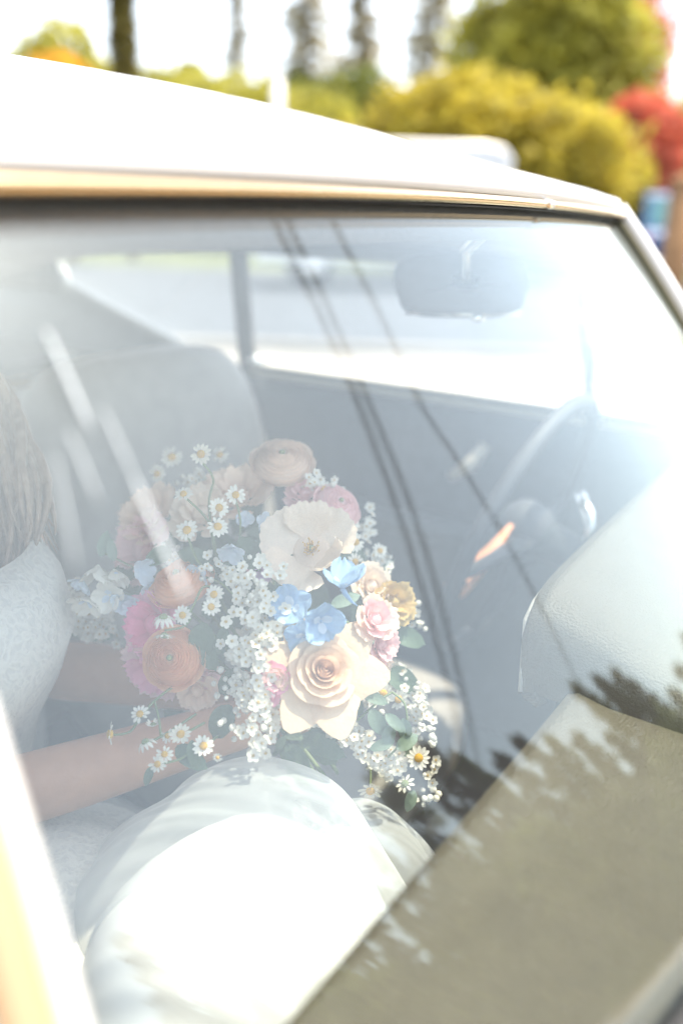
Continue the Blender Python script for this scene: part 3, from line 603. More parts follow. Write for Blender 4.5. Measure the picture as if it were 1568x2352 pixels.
# ------------------------------------------------------------------ the bride
KB = 1.12
def far(*p): return CAM+(Vector(p)-CAM)*KB
bride = empty('person', (-.36, 1.0, .55), 'bride in a white lace dress with long hair, seated holding the bouquet', 'person')
def skin_body():
    nodes = {}; V = []; E = []; RAD = []
    def n(k, p, r, par=None):
        if not isinstance(p, Vector): p = far(*p); r = tuple(q*KB for q in r) if isinstance(r, tuple) else r*KB
        nodes[k] = len(V); V.append(tuple(p)); RAD.append(r if isinstance(r, tuple) else (r, r))
        if par: E.append((nodes[par], nodes[k]))
    n('pelvis', (-.42, .93, .64), (.15, .12)); n('waist', (-.43, .88, .82), (.118, .095), 'pelvis'); n('ribs', (-.435, .83, .96), (.132, .105), 'waist')
    n('chest', (-.44, .80, 1.07), (.14, .10), 'ribs'); n('neckb', (-.44, .80, 1.16), (.055, .055), 'chest'); n('neck', (-.44, .785, 1.22), (.046, .048), 'neckb')
    n('jaw', (-.44, .755, 1.275), (.058, .066), 'neck'); n('head', (-.44, .765, 1.345), (.072, .086), 'jaw'); n('crown', (-.44, .78, 1.41), (.055, .066), 'head')
    # her left arm (far) and right arm (near the camera)
    n('shl', (-.30, .83, 1.10), .046, 'chest'); n('ual', (-.265, .83, .985), .040, 'shl'); n('ell', (-.285, .80, .895), .037, 'ual'); n('fal', at(230, 1545, 1.02), .037, 'ell'); n('wrl', at(520, 1590, .96), .025, 'fal'); n('pal', at(600, 1620, .945), (.036, .018), 'wrl')
    n('shr', (-.58, .80, 1.10), .046, 'chest'); n('uar', (-.605, .745, .99), .040, 'shr'); n('elr', at(-70, 1850, .86), .038, 'uar'); n('far', at(190, 1775, .875), .035, 'elr'); n('wrr', at(520, 1672, .90), .027, 'far'); n('par', at(610, 1650, .91), (.036, .018), 'wrr')
    # legs
    for s, k in ((-1, 'r'), (1, 'l')):
        n('hip'+k, (-.42+s*.09, .90, .63), .085, 'pelvis'); n('kne'+k, Vector((-.40+s*.09, .44, .66)), .058, 'hip'+k); n('cal'+k, Vector((-.39+s*.08, .36, .48)), .05, 'kne'+k); n('ank'+k, Vector((-.38+s*.07, .30, .37)), .035, 'cal'+k); n('toe'+k, Vector((-.38+s*.07, .18, .335)), (.04, .022), 'ank'+k)
    me = bpy.data.meshes.new('body'); me.from_pydata(V, E, []); o = link('body', me, bride, M['skin'])
    sk_ = o.modifiers.new('skin', 'SKIN'); sk_.use_smooth_shade = True; sv = me.skin_vertices[0].data
    for i, r_ in enumerate(RAD): sv[i].radius = r_
    for i in range(len(V)): sv[i].use_root = (i == 0)
    ss = o.modifiers.new('sub', 'SUBSURF'); ss.levels = 2; ss.render_levels = 2
    return o
body = skin_body()
def fingers():
    # both hands close round the stems; finger chains rooted in the palms
    hc = Vector(at(650, 1640, .92))
    b = MB(); nail = MB()
    for (palm, wrist, side) in ((at(610, 1650, .91), at(520, 1672, .90), 1), (at(600, 1620, .945), at(520, 1590, .96), -1)):
        d = (palm-wrist).normalized(); upv = Vector((0, 0, 1)); lat = d.cross(upv).normalized()
        for i, L in enumerate((.070, .078, .074, .060)):
            root = palm+upv*(.024-.016*i)*1.0+d*.008
            inward = (hc-palm); inward.z = 0; inward = inward.normalized()
            curl = -lat*side
            p0 = root; p1 = p0+d*L*.45+curl*.004; p2 = p1+(d*.5+inward*.5-curl*.6).normalized()*L*.33; p3 = p2+(inward*.3-curl*1.0-d*.3).normalized()*L*.28
            b.tube([p0-d*.012, p0, p0.lerp(p1, .5), p1, p1.lerp(p2, .5), p2, p2.lerp(p3, .6), p3], [.0075, .0092, .0088, .0088, .0078, .0075, .0068, .004], 10)
        p0 = palm-d*.02+upv*.022; p1 = p0+(d*.5+upv*.7).normalized()*.03; p2 = p1+(d*.9+upv*.2-lat*side*.3).normalized()*.026; p3 = p2+(d*.8-upv*.1-lat*side*.4).normalized()*.02
        b.tube([p0, p1, p1.lerp(p2, .6), p2, p3], [.011, .010, .009, .0088, .005], 10)
    o = link('fingers', mesh('fingers', b.V, b.F), body, M['skin'], loc=(0, 0, 0)); o.location = (0, 0, 0)
    ss = o.modifiers.new('sub', 'SUBSURF'); ss.levels = 1; ss.render_levels = 1
fingers()
def face():
    c = Vector(far(-.44, .765, 1.335))
    b = MB(); b.tube([c+Vector((0, -.082, .03)), c+Vector((0, -.098, .0)), c+Vector((0, -.108, -.015)), c+Vector((0, -.09, -.022))], [.006, .009, .012, .006], 10); link('nose', mesh('nose', b.V, b.F), body, M['skin'], loc=(0, 0, 0))
    for s in (-1, 1):
        b = MB(); b.ball(c+Vector((s*.03, -.070, .02)), .0125, 12, 8); e = link('eye', mesh('eye', b.V, b.F), body, M['eye'], loc=(0, 0, 0))
        b = MB(); b.ball(c+Vector((s*.03, -.0795, .018)), .006, 10, 6); b2 = link('ear', mesh('ear', *[(lambda q: (q.V, q.F))(MB().ball(c+Vector((s*.077, .01, 0)), (.01, .018, .03), 10, 8))][0]), body, M['skin'], loc=(0, 0, 0))
        e.data.materials.append(M['iris'])
        for p in e.data.polygons:
            if p.center.y < (c.y-.0795): p.material_index = 1
    b = MB(); b.tube([c+Vector((-.022, -.078, -.048)), c+Vector((0, -.09, -.046)), c+Vector((.022, -.078, -.048))], [.002, .008, .002], 8, flat=.7); link('lips', mesh('lips', b.V, b.F), body, M['lips'], loc=(0, 0, 0))
face()
def hair():
    g_ = np.random.default_rng(3); b = MB(); c = Vector(far(-.44, .785, 1.345))
    for i in range(330):
        a = g_.uniform(-.25, math.pi+.25) if i < 130 else g_.uniform(-.2, .5)   # back and sides, more on her left
        dx = math.cos(a); dy = math.sin(a)
        top = c+Vector((dx*.03, dy*.03+.0, .085)); s1 = c+Vector((dx*.088, dy*.098, .03)); s2 = c+Vector((dx*.095+g_.normal()*.006, dy*.095+g_.normal()*.006, -.08))
        front = 1 if (dx > .55 and i % 3) else 0
        if front:   # locks brought forward over her left shoulder
            w_ = g_.uniform(-1, 1)
            w2 = g_.normal(); w3 = g_.normal(); s3 = at(-60+45*w_+12*w2, 900, .98)+Vector((0, 0, .01*g_.normal())); s4 = at(5+55*w_+25*w2, 1090+20*g_.normal(), .955+.012*w3)+Vector((.006*g_.normal(), .012*g_.normal(), 0)); s5 = at(20+72*w_+14*w2, 1320-85*w_+35*g_.normal(), .945+.012*w3)+Vector((.006*g_.normal(), .01*g_.normal(), 0))
        else:
            s3 = c+Vector((dx*.12, dy*.11+.01, -.17)); s4 = c+Vector((dx*.15+g_.normal()*.01, dy*.11+.02, -.28)); s5 = c+Vector((dx*.15+g_.normal()*.015, dy*.09+.03, -.38-.05*g_.random()))
        P = [top, s1, s2, s3, s4, s5]; Q = []
        for k in range(len(P)-1):
            for q in range(4):
                f = q/4; p0 = P[max(k-1, 0)]; p1 = P[k]; p2 = P[k+1]; p3 = P[min(k+2, len(P)-1)]
                Q.append(.5*((2*p1)+(p2-p0)*f+(2*p0-5*p1+4*p2-p3)*f*f+(3*p1-p0-3*p2+p3)*f**3))
        Q.append(P[-1]); n_ = len(Q); ph_ = g_.uniform(0, 6.28)+2*math.sin(i*.37); Q = [q+RT*(.007*math.sin(j*.62+ph_)*min(1, j/8))+FW*(.006*math.cos(j*.55+ph_)*min(1, j/8)) for j, q in enumerate(Q)]; r0 = g_.uniform(.0025, .0055) if front else g_.uniform(.006, .010)
        b.tube(Q, [r0*(.5+1.0*math.sin(math.pi*min(1, .15+.8*j/n_)))*(1 if j < n_*.75 else (n_-j)/(n_*.25)+.05) for j in range(n_)], 6)
    link('hair', mesh('hair', b.V, b.F), bride, M['hair'])
hair()
# dress: lace bodice, satin skirt over the lap, sheer tulle overskirt
def farring(rings): return [(far(*c), rx*KB, ry*KB) for c, rx, ry in rings]
def ringsurf(rings, nu=40, bump=0.0, seed=0):
    b = MB(); V = []; F = []; g_ = np.random.default_rng(seed); ph = g_.uniform(0, 6.28, 8)
    for (c, rx, ry) in rings:
        for i in range(nu):
            t = 2*math.pi*i/nu; k = 1+bump*math.sin(7*t+ph[0])+bump*.6*math.sin(12*t+ph[1]+c[2]*20)
            V.append((c[0]+rx*k*math.cos(t), c[1]+ry*k*math.sin(t), c[2]))
    n = len(rings)
    F = [(j*nu+i, j*nu+(i+1) % nu, (j+1)*nu+(i+1) % nu, (j+1)*nu+i) for j in range(n-1) for i in range(nu)]
    return b.add(V, F)
br = ringsurf(farring([((-.425, .89, .66), .19, .165), ((-.43, .875, .74), .165, .15), ((-.43, .855, .82), .145, .135), ((-.435, .83, .89), .150, .138), ((-.438, .805, .95), .160, .150), ((-.44, .79, 1.0), .165, .158), ((-.44, .79, 1.04), .160, .145), ((-.44, .80, 1.075), .148, .12)]))
bod = br.build('lace_bodice', M['lace'], bride); q = bod.modifiers.new('s', 'SOLIDIFY'); q.thickness = .005
from mathutils import noise as mnoise
def lap(c, rx, ry, h, z0, seed, fold, fr=9, nx=72, ny=44, e=2.6, pk=(0, 0)):
    def fn(u, v):
        t = 2*math.pi*u; sx = math.sin(t); cx = math.cos(t)
        x = rx*v*math.copysign(abs(cx)**.9, cx); y = ry*v*math.copysign(abs(sx)**.9, sx)
        z = z0+h*(max(0, 1-v**e))**.62
        q = Vector(((c[0]+x)*fr+seed, (c[1]+y)*fr*.55, z*2)); nz = mnoise.noise(q)+.5*mnoise.noise(q*2.1)
        w_ = min(1, 2*v)*fold; z += .0035*min(1, 2.5*v)*mnoise.noise(Vector(((c[0]+x)*75+(c[1]+y)*22, (c[1]+y)*7+seed, z*9)))
        return Vector((c[0]+x*(1+w_*nz*1.4)+pk[0]*(1-v), c[1]+y*(1+w_*nz*1.4)+pk[1]*(1-v), z+w_*nz*.16))
    return MB().grid(fn, nx, ny)
lapo = lap((-.39, .68), .20, .26, .21, .58, 1, .10).build('lace_lap', M['lace'], bride)
sk1 = lap((-.355, .455), .19, .175, .325, .54, 2, .08, 9, 160, 70); skirt = sk1.build('satin_skirt', M['satin'], bride)
sk2 = lap((-.315, .475), .185, .195, .352, .54, 4, .11, 11, 190, 80)
sk3 = lap((-.225, .41), .14, .13, .275, .54, 9, .13, 12, 160, 60); sk2.add(sk3.V, sk3.F); tul = sk2.build('tulle_overskirt', M['tulle'], bride)

# ------------------------------------------------------------------ the bouquet
BC = Vector(at(610, 1420, .93)); BB = Vector(at(690, 1760, .93))
bq = empty('bridal_bouquet', BB, 'bridal bouquet of peach, pink, white and blue flowers with chamomile held on her lap', 'bouquet')
P_ = {}
def pet(name, col, tr=.38, rough=.6, var=.08): P_[name] = pbr(name, col, rough, var=var, scale=40, trans=tr, objvar=.06, bump=.12, bscale=9); return P_[name]
pet('petal_peach', (.97, .56, .32), .45); pet('petal_rose', (.88, .66, .46)); pet('petal_rose_core', (.90, .66, .48)); pet('petal_cream', (.88, .72, .57)); pet('petal_pink', (.92, .42, .55)); pet('petal_blush', (.92, .60, .58)); pet('petal_pale', (.92, .70, .54))
pet('petal_blue', (.36, .54, .76)); pet('petal_ice', (.70, .77, .85)); pet('petal_mauve', (.58, .38, .58)); pet('petal_white', (.78, .74, .64), .2); pet('petal_hot', (.92, .25, .42))
pet('chamomile_yellow', (.62, .36, .04), 0, .9, .3); pet('anther', (.65, .38, .08), .1); pet('green_eye', (.24, .28, .12), .1, .8); pet('stem_green', (.17, .22, .09), .15, .6, .2); pet('leaf_green', (.10, .15, .085), .2, .55, .25); pet('leaf_grey', (.20, .27, .20), .25, .6, .2); pet('butter', (.62, .42, .13))
_cache = {}
def cup_petal(Rr, zb, zt, span, curl, ruf, key, nu=9, nv=8, rb=.12, point=0, incurve=0, frill=0):
    """one petal: a patch of a cup round +Z, centred on +X; overlapping copies make roses and ranunculus"""
    if key in _cache: return _cache[key]
    g_ = random.Random(hash(key) % 99991); ph = [g_.uniform(0, 6.28) for _ in range(4)]
    V = []; F = []
    for j in range(nv+1):
        v = j/nv
        for i in range(nu+1):
            u = 2*i/nu-1; wv = (math.sin(min(1, v*1.15+.12)*math.pi/2))**.7
            a = u*span*wv*.5
            edge = 1-abs(u)**2.6*.22*v+point*.22*max(0, 1-abs(u)*1.6)*v**3
            rad = rb*Rr+(Rr-rb*Rr)*v**.62*edge
            lip = max(0, (v-.62)/.38); rad += curl*lip**2*Rr; rad -= incurve*lip**1.5*Rr
            z = zb+(zt-zb)*v**1.1*(1-.18*abs(u)**2.4)-max(curl, 0)*.55*lip**2
            wob = ruf*v**2*(math.sin(u*5+ph[0])*.6+math.sin(u*11+ph[1])*.4)+frill*v**6*math.sin(u*31+ph[2]); rad += wob*Rr*.5; z += wob*.6
            V.append((rad*math.cos(a), rad*math.sin(a), z))
    W = nu+1
    for j in range(nv):
        for i in range(nu): F.append((j*W+i, j*W+i+1, (j+1)*W+i+1, (j+1)*W+i))
    me = mesh('petal', V, F); _cache[key] = me; return me
def flat_petal(L, Wd, cup, droop, key, nu=4, nv=6, tip=.5, ruf=0, rnd=False):
    if key in _cache: return _cache[key]
    g_ = random.Random(hash(key) % 9973); p0 = g_.uniform(0, 6)
    V = []; F = []
    for j in range(nv+1):
        v = j/nv; hw = Wd*.5*(math.sin(math.pi*min(.999, v**.75*(1-.14*(1-tip))+.03))**.75 if v < 1 else .3*tip+.04)
        if rnd: hw = Wd*.5*(min(1, .25+v/.45*.75) if v < .6 else max(.12, 1-((v-.6)/.41)**2)**.5)
        for i in range(nu+1):
            u = 2*i/nu-1
            V.append((L*v*(1-.06*abs(u)*v), hw*u, cup*L*(v*.7+.35*v*v)-droop*L*v*v+.22*hw*abs(u)**1.6+ruf*L*math.sin(u*6+p0+v*3)*v*v))
    W = nu+1
    for j in range(nv):
        for i in range(nu): F.append((j*W+i, j*W+i+1, (j+1)*W+i+1, (j+1)*W+i))
    me = mesh('petal', V, F); _cache[key] = me; return me
def withmat(me, mat):
    k = (me.name, mat.name)
    if k in _cache: return _cache[k]
    m2 = me.copy(); m2.materials.clear(); m2.materials.append(mat); _cache[k] = m2; return m2
def frame(p, n, s, roll=0.):
    q = Vector(n).normalized().to_track_quat('Z', 'Y').to_matrix().to_4x4(); m_ = q @ Matrix.Rotation(roll, 4, 'Z') @ Matrix.Scale(s, 4); m_.translation = Vector(p)-BB; return m_
def flower(name, me, p, n, s, roll=0.):
    o = bpy.data.objects.new(name, me); COL.objects.link(o); o.parent = bq; o.matrix_local = frame(p, n, s, roll); return o
def petal_on(fl, me, mat, rot, tilt=0., off=(0, 0, 0), sc=1.):
    o = bpy.data.objects.new('petal', withmat(me, mat)); COL.objects.link(o); o.parent = fl
    o.matrix_local = Matrix.Translation(off) @ Matrix.Rotation(rot, 4, 'Z') @ Matrix.Rotation(-tilt, 4, 'Y') @ Matrix.Scale(sc, 4); return o
def core_spiral(name, mat, r, h, turns=3.2, zb=-.3):
    k = ('core', name, mat.name)
    if k in _cache: return _cache[k]
    V = []; F = []; n = 60
    for i in range(n+1):
        f = i/n; a = turns*2*math.pi*f; rr = r*(.10+.9*f); zt = h*(1-.25*f)
        V += [(rr*.5*math.cos(a), rr*.5*math.sin(a), zb), (rr*math.cos(a), rr*math.sin(a), zb+(zt-zb)*.6), (rr*.93*math.cos(a), rr*.93*math.sin(a), zt)]
    for i in range(n):
        for j in range(2): F.append((3*i+j, 3*i+3+j, 3*i+4+j, 3*i+1+j))
    me = mesh(name, V, F, True, [mat]); _cache[k] = me; return me
def camdir(p): return (CAM-Vector(p)).normalized()
def out(p, f=.6, j=.15):
    o_ = (Vector(p)-BC); n = camdir(p)*f+o_.normalized()*(1-f)+Vector((random.gauss(0, j), random.gauss(0, j), random.gauss(0, j))); return n.normalized()
def rose(p, n, s, roll=0.):
    core = core_spiral('rose_core', P_['petal_rose_core'], .26, .42)
    f = flower('rose', core, p, n, s, roll)
    rings = [(.34, .40, 3, 2.3, .04), (.47, .36, 4, 2.0, .10), (.62, .28, 5, 1.75, .16), (.78, .16, 5, 1.65, .22)]
    for k, (Rr, zt, c, span, curl) in enumerate(rings):
        for i in range(c):
            petal_on(f, cup_petal(Rr, -.35, zt, span, curl, .015, 'rose%d%d' % (k, i % 2)), P_['petal_rose_core' if k < 1 else 'petal_rose'], 2*math.pi*i/c+k*.7)
    for i in range(6):
        petal_on(f, cup_petal(1.08, -.42, -.06, 1.35, .26, .035, 'roseo%d' % (i % 3), nu=11, point=2.2), P_['petal_rose'], 2*math.pi*(i+.25)/6+.2*(i % 2), 0, (0, 0, -.05*(i % 2)))
    return f
def ranunculus(p, n, s, mat, roll=0., rings=8, blur=False):
    key = ('rcore', mat.name)
    if key not in _cache:
        q = MB(); q.ball((0, 0, -.12), (.78, .78, .42), 18, 8, 0); q.ball((0, 0, .33), (.09, .09, .08), 8, 5, 1); _cache[key] = mesh('ranunculus_heart', q.V, q.F, True, [mat, P_['green_eye']], q.M)
    b = _cache[key]
    f = flower('ranunculus', b, p, n, s, roll)
    for k in range(rings):
        fr = (k+1)/rings; Rr = .14+.86*fr**.95; zt = .46*(1-fr**2)-.02; c = 4 if k < 2 else (5 if k < 5 else 6)
        for i in range(c):
            petal_on(f, cup_petal(Rr, -.42, zt, 2.2-.5*fr, .0+.05*(fr > .95), .012+.012*fr, 'ran%d_%d_%d' % (rings, k, i % 2), incurve=.26-.14*fr, rb=.2), mat, 2*math.pi*i/c+k*.9, 0, (0, 0, random.uniform(-.02, .02)))
    return f
def poppy(p, n, s, roll=0.):
    b = MB(); g_ = random.Random(4)
    for i in range(46):
        a = g_.uniform(0, 6.28); r_ = g_.uniform(.05, .2); h = g_.uniform(.1, .24)
        b.tube([(r_*.5*math.cos(a), r_*.5*math.sin(a), -.1), (r_*math.cos(a), r_*math.sin(a), h)], [.006, .008], 4, 0); b.ball((r_*math.cos(a), r_*math.sin(a), h), .022, 5, 3, 0)
    b.ball((0, 0, .06), (.07, .07, .08), 10, 6, 1); b.ball((0, 0, -.10), (.42, .42, .06), 14, 6, 2)
    f = flower('poppy', mesh('poppy_stamens', b.V, b.F, True, [P_['anther'], P_['green_eye'], P_['petal_cream']], b.M), p, n, s, roll)
    for i, (a, Rr, zt, sp, cu) in enumerate(((.3, 1.0, .28, 2.0, .12), (1.75, .98, .32, 1.9, .10), (3.3, .80, .50, 1.9, -.15), (4.7, .98, .25, 1.9, .06), (5.6, .9, .42, 1.5, .10))):
        petal_on(f, cup_petal(Rr, -.15, zt, sp, cu, .07, 'pop%d' % i, nu=36, nv=14, rb=.06, frill=.035), P_['petal_cream'], a)
    return f
def ruffle(name, p, n, s, mat, k=16, seed=0, mat2=None):
    g_ = random.Random(seed); b = MB(); b.ball((0, 0, -.2), .3, 8, 6); f = flower(name, mesh(name+'_core', b.V, b.F, True, [mat]), p, n, s, g_.uniform(0, 6))
    for i in range(k):
        fr = (i+.5)/k; petal_on(f, cup_petal(.35+.65*fr, -.4, .45-.5*fr**1.5, 1.3, .12, .09, 'ruf%d_%d' % (k, i), nu=15, rb=.15, frill=.06), mat2 if (mat2 and fr > .6) else mat, i*2.4)
    return f
def delph(p, n, s, mat, open_=.55, k=5, name='delphinium', roll=0., spur=True):
    b = MB(); b.ball((0, 0, .06), .10, 7, 5)
    if spur: b.tube([(0, 0, 0), (-.2, 0, -.25), (-.5, .05, -.5), (-.75, .05, -.62)], [.12, .11, .06, .02], 7)
    f = flower(name, mesh(name+'_throat', b.V, b.F, True, [mat]), p, n, s, roll)
    for i in range(k):
        petal_on(f, flat_petal(1.0, 1.0, open_, .26, name+'%d%d' % (i % 3, int(open_*20)), nu=10, nv=10, ruf=.10, rnd=True), mat, 2*math.pi*i/k+.1*random.random(), random.uniform(-.25, .25), (0, 0, .03*(i % 2)), random.uniform(.8, 1.1))
    for i in range(3): petal_on(f, flat_petal(.42, .34, .9, .1, 'bee%d' % i, nu=4, nv=5, ruf=.08, rnd=True), P_['petal_ice'], 2.1*i, 0, (0, 0, .08))
    return f
def daisy(p, n, s, k=12, droop=.1, roll=None, disc_mat='chamomile_yellow'):
    key = ('disc', disc_mat)
    if key not in _cache:
        b = MB(); b.ball((0, 0, .05), (.36, .36, .26), 14, 8); g_ = random.Random(1)
        for i in range(40):
            a = i*2.4; r_ = .34*math.sqrt(i/40); b.ball((r_*math.cos(a), r_*math.sin(a), .05+.26*math.sqrt(max(0, 1-(r_/.36)**2))), .035, 5, 3)
        b.tube([(0, 0, -.25), (0, 0, -.05)], [.08, .25], 8, 1)
        _cache[key] = mesh('chamomile_disc', b.V, b.F, True, [P_[disc_mat], P_['stem_green']], b.M)
    f = flower('chamomile', _cache[key], p, n, s, random.uniform(0, 6) if roll is None else roll)
    for i in range(k):
        if random.random() < .06: continue
        petal_on(f, flat_petal(.72, .33, .12, droop+.02, 'dz%d%d' % (i % 4, int(droop*20)), nu=4, nv=7, rnd=True), P_['petal_white'], 2*math.pi*i/k+random.uniform(-.09, .09), random.uniform(-.12, .12), (.28*math.cos(2*math.pi*i/k), .28*math.sin(2*math.pi*i/k), 0), random.uniform(.85, 1.08))
    return f
def spirea_mesh():
    b = MB()
    for i in range(5):
        a = 2*math.pi*i/5; q = Matrix.Rotation(a, 3, 'Z'); V = [(0, 0, 0)]; k = 8
        V = [q @ Vector((.52+.46*math.cos(t), .42*math.sin(t), .14+.10*math.cos(t)+.06*abs(math.sin(t)))) for t in [2*math.pi*j/k for j in range(k)]]+[q @ Vector((.5, 0, .05))]
        b.add(V, [(j, (j+1) % k, k) for j in range(k)], 0)
    b.ball((0, 0, .09), (.27, .27, .15), 8, 5, 1)
    for i in range(8):
        a = 2*math.pi*i/8+.3; b.tube([(0, 0, .1), (.30*math.cos(a), .30*math.sin(a), .30)], [.015, .025], 4, 2)
    return mesh('spirea_floret', b.V, b.F, True, [P_['petal_white'], P_['butter'], P_['petal_white']], b.M)
SPM = spirea_mesh(); BUDM = mesh('bud', *(lambda q: (q.V, q.F))(MB().ball((0, 0, 0), (1, 1, 1.15), 8, 6)), True, [P_['petal_white']])
def spirea(px, py, t, s=.0075, n=None):
    p = at(px, py, t); flower('spirea_floret', SPM, p, n or out(p, .75, .3), s*random.uniform(.8, 1.15), random.uniform(0, 6))
def bud(px, py, t, s=.003): p = at(px, py, t); flower('spirea_bud', BUDM, p, out(p), s*random.uniform(.7, 1.2))
STEM = MB()
def stem(pts, r=.0014):
    P = [Vector(p)-BB for p in pts]; Q = []
    for k in range(len(P)-1):
        for q in range(5):
            f = q/5; p0 = P[max(k-1, 0)]; p1 = P[k]; p2 = P[k+1]; p3 = P[min(k+2, len(P)-1)]
            Q.append(.5*((2*p1)+(p2-p0)*f+(2*p0-5*p1+4*p2-p3)*f*f+(3*p1-p0-3*p2+p3)*f**3))
    Q.append(P[-1]); b = MB(); b.tube(Q, r, 6); o = bpy.data.objects.new('stem', mesh('stem', b.V, b.F, True, [P_['stem_green']])); COL.objects.link(o); o.parent = bq
LEAFM = [flat_petal(1.0, .42+.1*i, .1, .25+.1*i, 'leaf%d' % i, nu=4, nv=8, tip=.15) for i in range(3)]
def leaf(px, py, t, L, ang, mat='leaf_green', tiltv=.3, k=0):
    p = at(px, py, t); d = (RT*math.cos(R(ang))+UP*math.sin(R(ang))-FW*random.uniform(-.2, .4)).normalized(); n = (-FW+UP*tiltv).normalized(); y = n.cross(d).normalized(); n = d.cross(y)
    m_ = Matrix((d, y, n)).transposed().to_4x4() @ Matrix.Scale(L, 4); m_.translation = p-BB
    o = bpy.data.objects.new('leaf', withmat(LEAFM[k % 3], P_[mat])); COL.objects.link(o); o.parent = bq; o.matrix_local = m_
def rad(px, t): return px*t/FPX

# main blooms (image layout of the photograph, each at its own depth)
rose(at(745, 1540, .80), (-FW*.9+UP*.35+RT*.12), rad(90, .80), .5)
ranunculus(at(398, 1512, .84), (-FW*.95+UP*.2-RT*.12), rad(84, .84), P_['petal_peach'], 0., 11)
ranunculus(at(648, 1058, .97), (-FW*.75+UP*.65+RT*.05), rad(84, .97), P_['petal_pale'], 0., 10)
poppy(at(715, 1262, .87), (-FW*.9+UP*.42-RT*.02), rad(106, .89), 2.4)
ranunculus(at(415, 1335, .885), (-FW*.6+UP*.75-RT*.25), rad(88, .885), P_['petal_peach'], 1., 9)
ruffle('sweet_pea', at(345, 1432, .885), (-FW*.8-RT*.5+UP*.2), rad(88, .885), P_['petal_hot'], 14, 3, P_['petal_pink'])
ruffle('sweet_pea', at(345, 1540, .89), (-FW*.8-RT*.4-UP*.4), rad(80, .89), P_['petal_pink'], 12, 5, P_['petal_blush'])
ruffle('sweet_pea', at(470, 1565, .90), (-FW*.7+RT*.1-UP*.6), rad(52, .90), P_['petal_blush'], 10, 6)
ruffle('carnation', at(335, 1180, .97), (-FW*.7-RT*.4+UP*.5), rad(84, .97), P_['petal_pale'], 14, 7)
ruffle('carnation', at(318, 1258, .96), (-FW*.8-RT*.5+UP*.2), rad(86, .96), P_['petal_blush'], 14, 8)
ranunculus(at(775, 1160, .95), (-FW*.7+UP*.5+RT*.4), rad(66, .95), P_['petal_blush'], 2., 6)
ruffle('carnation', at(700, 1130, .96), (-FW*.7+UP*.7), rad(52, .96), P_['petal_blush'], 12, 9)
ruffle('carnation', at(545, 1128, .96), (-FW*.7+UP*.7), rad(92, .96), P_['petal_pale'], 14, 10)
ruffle('carnation', at(462, 1175, .93), (-FW*.8+UP*.5), rad(78, .93), P_['petal_cream'], 12, 11)
ruffle('stock', at(622, 1290, .88), (-FW+UP*.2), rad(48, .88), P_['petal_mauve'], 12, 12)
ruffle('stock', at(545, 1300, .90), (-FW+UP*.3), rad(46, .90), P_['petal_blush'], 10, 22)
ruffle('lisianthus', at(864, 1420, .83), (-FW*.85+RT*.4+UP*.35), rad(58, .83), P_['petal_blush'], 16, 13, P_['petal_pale'])
ruffle('lisianthus', at(880, 1480, .835), (-FW*.8+RT*.6+UP*.0), rad(50, .835), P_['petal_blush'], 14, 14)
ruffle('lisianthus', at(862, 1530, .84), (-FW*.85+RT*.5-UP*.4), rad(50, .84), P_['petal_pale'], 12, 15)
ruffle('stock', at(908, 1382, .92), (-FW*.85+RT*.4+UP*.2), rad(56, .92), P_['butter'], 18, 16)
ruffle('stock', at(855, 1345, .92), (-FW*.85+RT*.4+UP*.2), rad(54, .92), P_['petal_cream'], 16, 17)
ruffle('stock', at(635, 1560, .80), (-FW*.9-RT*.1), rad(42, .80), P_['petal_blush'], 12, 18, P_['petal_pink'])
ruffle('stock', at(612, 1602, .80), (-FW*.9-UP*.2), rad(36, .80), P_['petal_pink'], 10, 19)
ruffle('carnation', at(452, 1592, .88), (-FW*.85-UP*.4), rad(54, .88), P_['petal_pale'], 12, 20)
# blue delphiniums
delph(at(786, 1352, .80), (UP*.95-FW*.3+RT*.1), rad(54, .80), P_['petal_blue'], 1.05, 5, roll=1)
delph(at(672, 1398, .83), (-FW*.8+RT*-.2+UP*.3), rad(60, .83), P_['petal_blue'], .62, roll=2)
delph(at(735, 1425, .80), (-FW*.8+RT*.25-UP*.15), rad(60, .80), P_['petal_blue'], .55, roll=2.6)
delph(at(700, 1460, .81), (-FW*.9-UP*.4-RT*.1), rad(52, .81), P_['petal_blue'], .5, roll=.3)
delph(at(660, 1440, .84), (-FW*.9-RT*.5), rad(54, .84), P_['petal_blue'], .6, roll=4)
delph(at(530, 1258, .87), (-FW*.5-UP*.7), rad(38, .87), P_['petal_ice'], .6, roll=1.5)
delph(at(455, 1320, .88), (-FW*.8-RT*.3-UP*.2), rad(34, .88), P_['petal_ice'], .6, roll=2)
delph(at(600, 1205, .90), (-FW*.5+RT*.7+UP*.1), rad(28, .90), P_['petal_ice'], .7, roll=2)
delph(at(560, 1195, .93), (-FW*.8+UP*.3), rad(24, .93), P_['petal_ice'], .5)
for (px, py, s, n_) in ((226, 1298, 50, -UP-FW*.3), (262, 1308, 44, -UP-FW*.4+RT*.3), (203, 1372, 48, -UP*.9-FW*.5-RT*.2), (254, 1365, 50, -FW-UP*.3), (278, 1378, 34, -FW+RT*.4-UP*.4), (325, 1310, 36, -FW*.7+RT*.5), (345, 1345, 30, -FW*.7+RT*.5-UP*.4), (310, 1385, 28, -FW-UP*.4), (190, 1330, 34, -UP-RT*.3-FW*.4)):
    delph(at(px, py, .90), n_, rad(s*.9, .90), P_['petal_white' if s > 37 else 'petal_ice'], 1.0, 5, 'white_delphinium', random.uniform(0, 6), s < 36)
for (px, py, L_) in ((232, 1265, .03), (262, 1275, .026)): leaf(px, py+14, .93, L_, 85+random.uniform(-20, 20), 'leaf_grey')
